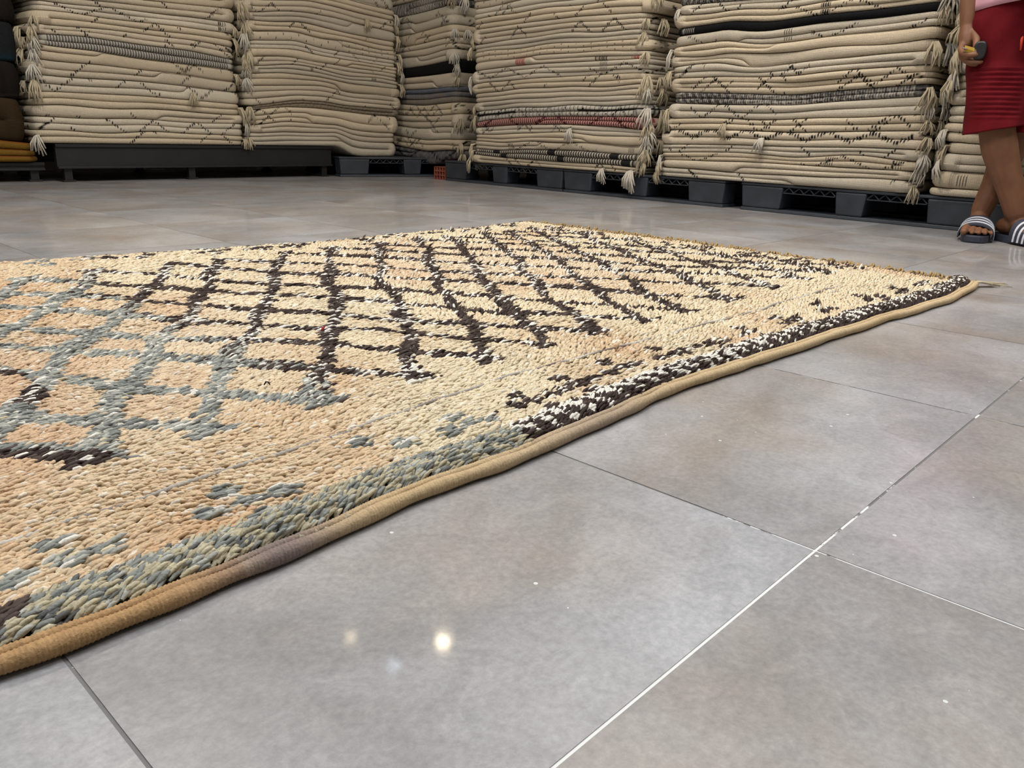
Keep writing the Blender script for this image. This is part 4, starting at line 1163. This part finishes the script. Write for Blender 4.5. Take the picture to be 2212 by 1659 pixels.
    limb([(3.350, .926, .722), (3.325, .905, .695), (3.306, .897, .672), (3.298, .893, .652)], [.0145, .0130, .0110, .0090], 10)
    limb([(3.338, .951, .684), (3.312, .945, .660), (3.292, .925, .643), (3.292, .897, .640), (3.298, .886, .640)], [.0120, .0108, .0098, .0090, .0080], 10)
    limb([(3.352, .953, .676), (3.330, .944, .640), (3.308, .915, .621), (3.306, .885, .617), (3.312, .872, .618)], [.0120, .0106, .0098, .0090, .0080], 10)
    limb([(3.366, .953, .678), (3.354, .943, .640), (3.336, .915, .617), (3.332, .890, .612)], [.0115, .0105, .0095, .0082], 10)
    limb([(3.378, .950, .684), (3.374, .938, .652), (3.360, .915, .632), (3.354, .900, .628)], [.0105, .0095, .0085, .0075], 10)
    me = mesh_arrays('body', np.array(b.v), np.array(b.q), np.array(b.t), smooth=True)
    tmp = bpy.data.objects.new('body_source', me); COL.objects.link(tmp)
    rm = tmp.modifiers.new('r', 'REMESH'); rm.mode = 'VOXEL'; rm.voxel_size = 0.0038; rm.use_smooth_shade = True
    sm = tmp.modifiers.new('s', 'SMOOTH'); sm.iterations = 4; sm.factor = 0.45
    dg = bpy.context.evaluated_depsgraph_get()
    body_me = bpy.data.meshes.new_from_object(tmp.evaluated_get(dg))
    body_me.name = 'body'
    bpy.data.objects.remove(tmp)
    body_me.materials.clear()
    body = link('body', body_me, M_SKIN, root)
    # eyes and hair
    for s in (-1, 1):
        e = MB(); e.tube([at(0.084, s * 0.030, 1.56) - off, at(0.096, s * 0.030, 1.56) - off], [.011, .006], 10); e.build('eye', M_EYE, body, smooth=True)
    hb = MB(); vs = []; n1, n2 = 24, 9
    for i in range(n2):
        a = i / (n2 - 1) * 1.75
        for k in range(n1):
            t = 6.28318 * k / n1
            front = 0.5 + 0.5 * math.cos(t)
            aa = a * (1 - 0.42 * front)
            vs.append(at(0.010 + 0.104 * math.sin(aa) * math.cos(t), 0.084 * math.sin(aa) * math.sin(t), 1.565 + 0.122 * math.cos(aa)) - off)
    q = [(i * n1 + k, (i + 1) * n1 + k, (i + 1) * n1 + (k + 1) % n1, i * n1 + (k + 1) % n1) for i in range(n2 - 1) for k in range(n1)]
    hb.add(vs, q); ho = hb.build('hair', M_HAIR, root, smooth=True); md = ho.modifiers.new('t', 'SOLIDIFY'); md.thickness = 0.012
    # shorts: waist, seat and two wide legs
    def loft(rings, seg=44, fold=0.004, sd=1, close=True):
        """rings: centre, forward radius, side radius, tilt along the side axis"""
        L = MB(); vs = []
        for i, (c, rf, rs, tilt) in enumerate(rings):
            c = Vector(c)
            for k in range(seg):
                t = 6.28318 * k / seg
                wr = 1 + fold * 7 * math.sin(3 * t + c.z * 30 + sd) + fold * 4 * math.sin(7 * t - c.z * 45 + sd * 2)
                p = c + F * (rf * wr * math.cos(t)) + Rr * (rs * wr * math.sin(t)) + Vector((0, 0, tilt * math.sin(t)))
                vs.append(p - off)
        q = []
        for i in range(len(rings) - 1):
            for k in range(seg):
                q.append((i * seg + k, (i + 1) * seg + k, (i + 1) * seg + (k + 1) % seg, i * seg + (k + 1) % seg))
        L.add(vs, q)
        return L
    def rings_between(keys, step=0.005):
        keys = [(Vector(c), a, b_, t) for c, a, b_, t in keys]; out = []
        for i in range(len(keys) - 1):
            n = max(2, int((keys[i][0] - keys[i + 1][0]).length / step))
            for t in np.linspace(0, 1, n, endpoint=(i == len(keys) - 2)):
                s = t * t * (3 - 2 * t)
                out.append((keys[i][0].lerp(keys[i + 1][0], t), *(keys[i][j] * (1 - s) + keys[i + 1][j] * s for j in (1, 2, 3))))
        return out
    rk = rings_between([(at(0.0, -0.045, .88), .125, .125, 0), (at(.005, -0.075, .76), .130, .108, 0), ((3.430, .845, .62), .112, .100, 0), ((3.395, .822, .50), .100, .096, .008), ((3.366, .803, .390), .094, .094, .019)])
    lr = loft(rk, sd=1)
    lk = rings_between([(at(0.0, 0.045, .88), .123, .125, 0), (at(-.01, 0.08, .76), .125, .108, 0), ((3.505, .745, .62), .108, .098, 0), ((3.492, .735, .50), .098, .092, 0), ((3.480, .735, .385), .094, .090, .0)])
    ll = loft(lk, sd=4)
    # ribbed panel across the front of the thigh
    vr = [Vector(p) for p in lr.v]
    for i in range(len(vr)):
        p = vr[i] + off
        seg_k = i % 44; t = 6.28318 * seg_k / 44
        if 0.43 < p.z < 0.60 and (t < 0.95 or t > 5.35):
            vr[i] = vr[i] + F * (0.0036 * math.sin(p.z * 6.283 / 0.0165))
    lr.v = [tuple(v) for v in vr]
    lr.add([tuple(v) for v in ll.v], [tuple(f) for f in ll.q])
    so = lr.build('shorts', M_SHORTS, root, smooth=True)
    md = so.modifiers.new('t', 'SOLIDIFY'); md.thickness = 0.004; md.offset = -1
    ob = MB(); ob.tube([Vector(p) - off for p in ((3.372, .775, .72), (3.362, .772, .69), (3.360, .768, .655))], [.004, .006, .003], 8); ob.build('orange_cord', M_ORANGE, so, smooth=True)
    # shirt
    sk = rings_between([(at(-0.005, 0.0, .815), .150, .195, .028), (at(0, 0, .90), .142, .186, .02), (at(0, 0, 1.03), .132, .178, 0), (at(0, 0, 1.18), .132, .190, 0), (at(0, 0, 1.30), .110, .178, 0), (at(0, 0, 1.36), .074, .10, 0), (at(0, 0, 1.385), .064, .068, 0)], 0.02)
    sh = loft(sk, fold=0.0025, sd=2)
    for s in (-1, 1):
        cap = MB(); cap.tube([at(-.005, s * 0.13, 1.30) - off, at(0, s * 0.178, 1.24) - off, at(0.01, s * 0.212, 1.12) - off], [.075, .078, .076], 24, cap=False)
        sh.add(cap.v, [tuple(f) for f in cap.q])
    sho = sh.build('shirt', M_SHIRT, root, smooth=True); md = sho.modifiers.new('t', 'SOLIDIFY'); md.thickness = 0.004; md.offset = -1
    # slide sandals
    def slide(ank, d, s):
        ank = Vector((ank[0], ank[1], 0)) - off
        L = MB(); n = 40; outl = []
        for k in range(n):
            t = 6.28318 * k / n
            x = 0.070 + 0.142 * math.cos(t)
            wdt = 0.046 + 0.010 * max(math.cos(t), -0.3)
            outl.append((x, wdt * (1 if math.sin(t) >= 0 else -1) * abs(math.sin(t)) ** 0.62))
        vs = []
        for (z, sc) in ((0.001, 0.97), (0.006, 1.0), (0.022, 1.0), (0.028, 0.985), (0.025, 0.90)):
            for (x, y) in outl:
                p = ank + d * (0.070 + (x - 0.070) * sc) + s * (y * sc); vs.append((p.x, p.y, z))
        q = [(i * n + k, i * n + (k + 1) % n, (i + 1) * n + (k + 1) % n, (i + 1) * n + k) for i in range(4) for k in range(n)]
        L.add(vs, q)
        c0 = ank + d * 0.07
        L.add([(c0.x, c0.y, 0.001)] + [vs[k] for k in range(n)], (), [(0, 1 + (k + 1) % n, 1 + k) for k in range(n)])
        L.add([(c0.x, c0.y, 0.024)] + [vs[4 * n + k] for k in range(n)], (), [(0, 1 + k, 1 + (k + 1) % n) for k in range(n)])
        so_ = L.build('slide_sandal', M_NAVY, root, smooth=False)
        so_['label'] = 'navy foam slide sandal with three white stripes'
        def band(x0, x1, lift, mat, nm, th=0.0045):
            B = MB(); m_ = 22; vs = []
            for (xx, lf) in ((x0, lift), (x1, lift), (x1, lift - th), (x0, lift - th)):
                for k in range(m_ + 1):
                    t = math.pi * k / m_
                    fr = (xx - 0.05) / 0.10
                    hgt = (0.084 - 0.028 * fr) + lf
                    wd = 0.0525 + 0.003 * fr + lf
                    sl = 0.012 * math.cos(t)
                    p = ank + d * (xx + sl) + s * (wd * math.cos(t)); vs.append((p.x, p.y, 0.010 + (hgt - 0.010) * max(math.sin(t), 0) ** 0.62))
            q = []
            for i in range(4):
                j = (i + 1) % 4
                for k in range(m_): q.append((i * (m_ + 1) + k, i * (m_ + 1) + k + 1, j * (m_ + 1) + k + 1, j * (m_ + 1) + k))
            B.add(vs, q); return B.build(nm, mat, so_, smooth=False)
        band(0.045, 0.145, 0.0045, M_NAVY, 'strap')
        for xx in (0.068, 0.092, 0.116): band(xx, xx + 0.0085, 0.0060, M_WHITE, 'stripe', 0.003)
    slide((3.440, .805), dL, sL); slide((3.412, .684), dR, sR)
    # big toe nails
    for (ank, d, s) in ((Vector((3.440, .805, 0)), dL, sL), (Vector((3.412, .684, 0)), dR, sR)):
        p = ank + d * 0.192 + s * (-0.038) - off
        nb = MB(); nb.tube([Vector((p.x, p.y, 0.0445)), Vector((p.x, p.y, 0.0470))], [.0085, .006], 10); nb.build('toe_nail', M_NAIL, body, smooth=True)
person()

# tape measure in the hand
tm = empty('tape_measure', (3.310, 0.882, 0.655))
tag(tm, 'dark tape measure with a short yellow blade held in the hand', 'tape measure')
F = Vector((-0.974, -0.225, 0.0)); Rr = Vector((0.225, -0.974, 0.0))
b = MB()
n = 28; prof = []
for k in range(n):
    t = 6.28318 * k / n
    x, z = 0.021 * math.copysign(abs(math.cos(t)) ** 0.7, math.cos(t)), 0.031 * math.copysign(abs(math.sin(t)) ** 0.7, math.sin(t)); prof.append((x, z))
vs = []
for (dpt, s) in ((-0.016, 0.8), (-0.014, 0.95), (-0.009, 1.0), (0.009, 1.0), (0.014, 0.95), (0.016, 0.8)):
    for (x, z) in prof: p = Rr * (x * s) + F * dpt; vs.append((p.x, p.y, z * s))
q = [(i * n + k, i * n + (k + 1) % n, (i + 1) * n + (k + 1) % n, (i + 1) * n + k) for i in range(5) for k in range(n)]
b.add(vs, q); b.add([F * -0.016] + vs[:n], (), [(0, 1 + (k + 1) % n, 1 + k) for k in range(n)]); b.add([F * 0.016] + vs[5 * n:], (), [(0, 1 + k, 1 + (k + 1) % n) for k in range(n)])
b.build('case', M_CASE, tm, smooth=True)
b = MB(); vs = []
pA, pB = Vector((3.296, .884, .650)) - Vector(tm.location), Vector((3.280, .925, .662)) - Vector(tm.location)
for t in np.linspace(0, 1, 6):
    c = pA.lerp(pB, t)
    for (h_, f_) in ((-0.011, 0.0), (0.0, 0.002), (0.011, 0.0), (0.011, -0.0008), (0.0, 0.0012), (-0.011, -0.0008)):
        p = c + F * f_; vs.append((p.x, p.y, c.z + h_ * 0.9))
q = [(i * 6 + k, i * 6 + (k + 1) % 6, (i + 1) * 6 + (k + 1) % 6, (i + 1) * 6 + k) for i in range(5) for k in range(6)] + [(0, 1, 4, 5), (1, 2, 3, 4)]
b.add(vs, q); b.build('blade', M_BLADE, tm)
b = MB(); p = pB
d = (pB - pA).normalized()
b.tube([p - d * 0.008 + F * 0.0025, p + d * 0.002 + F * 0.0025, p + d * 0.003 - F * 0.006], [.0085, .009, .008], 8, flat=0.25); b.build('hook', M_HOOK, tm)
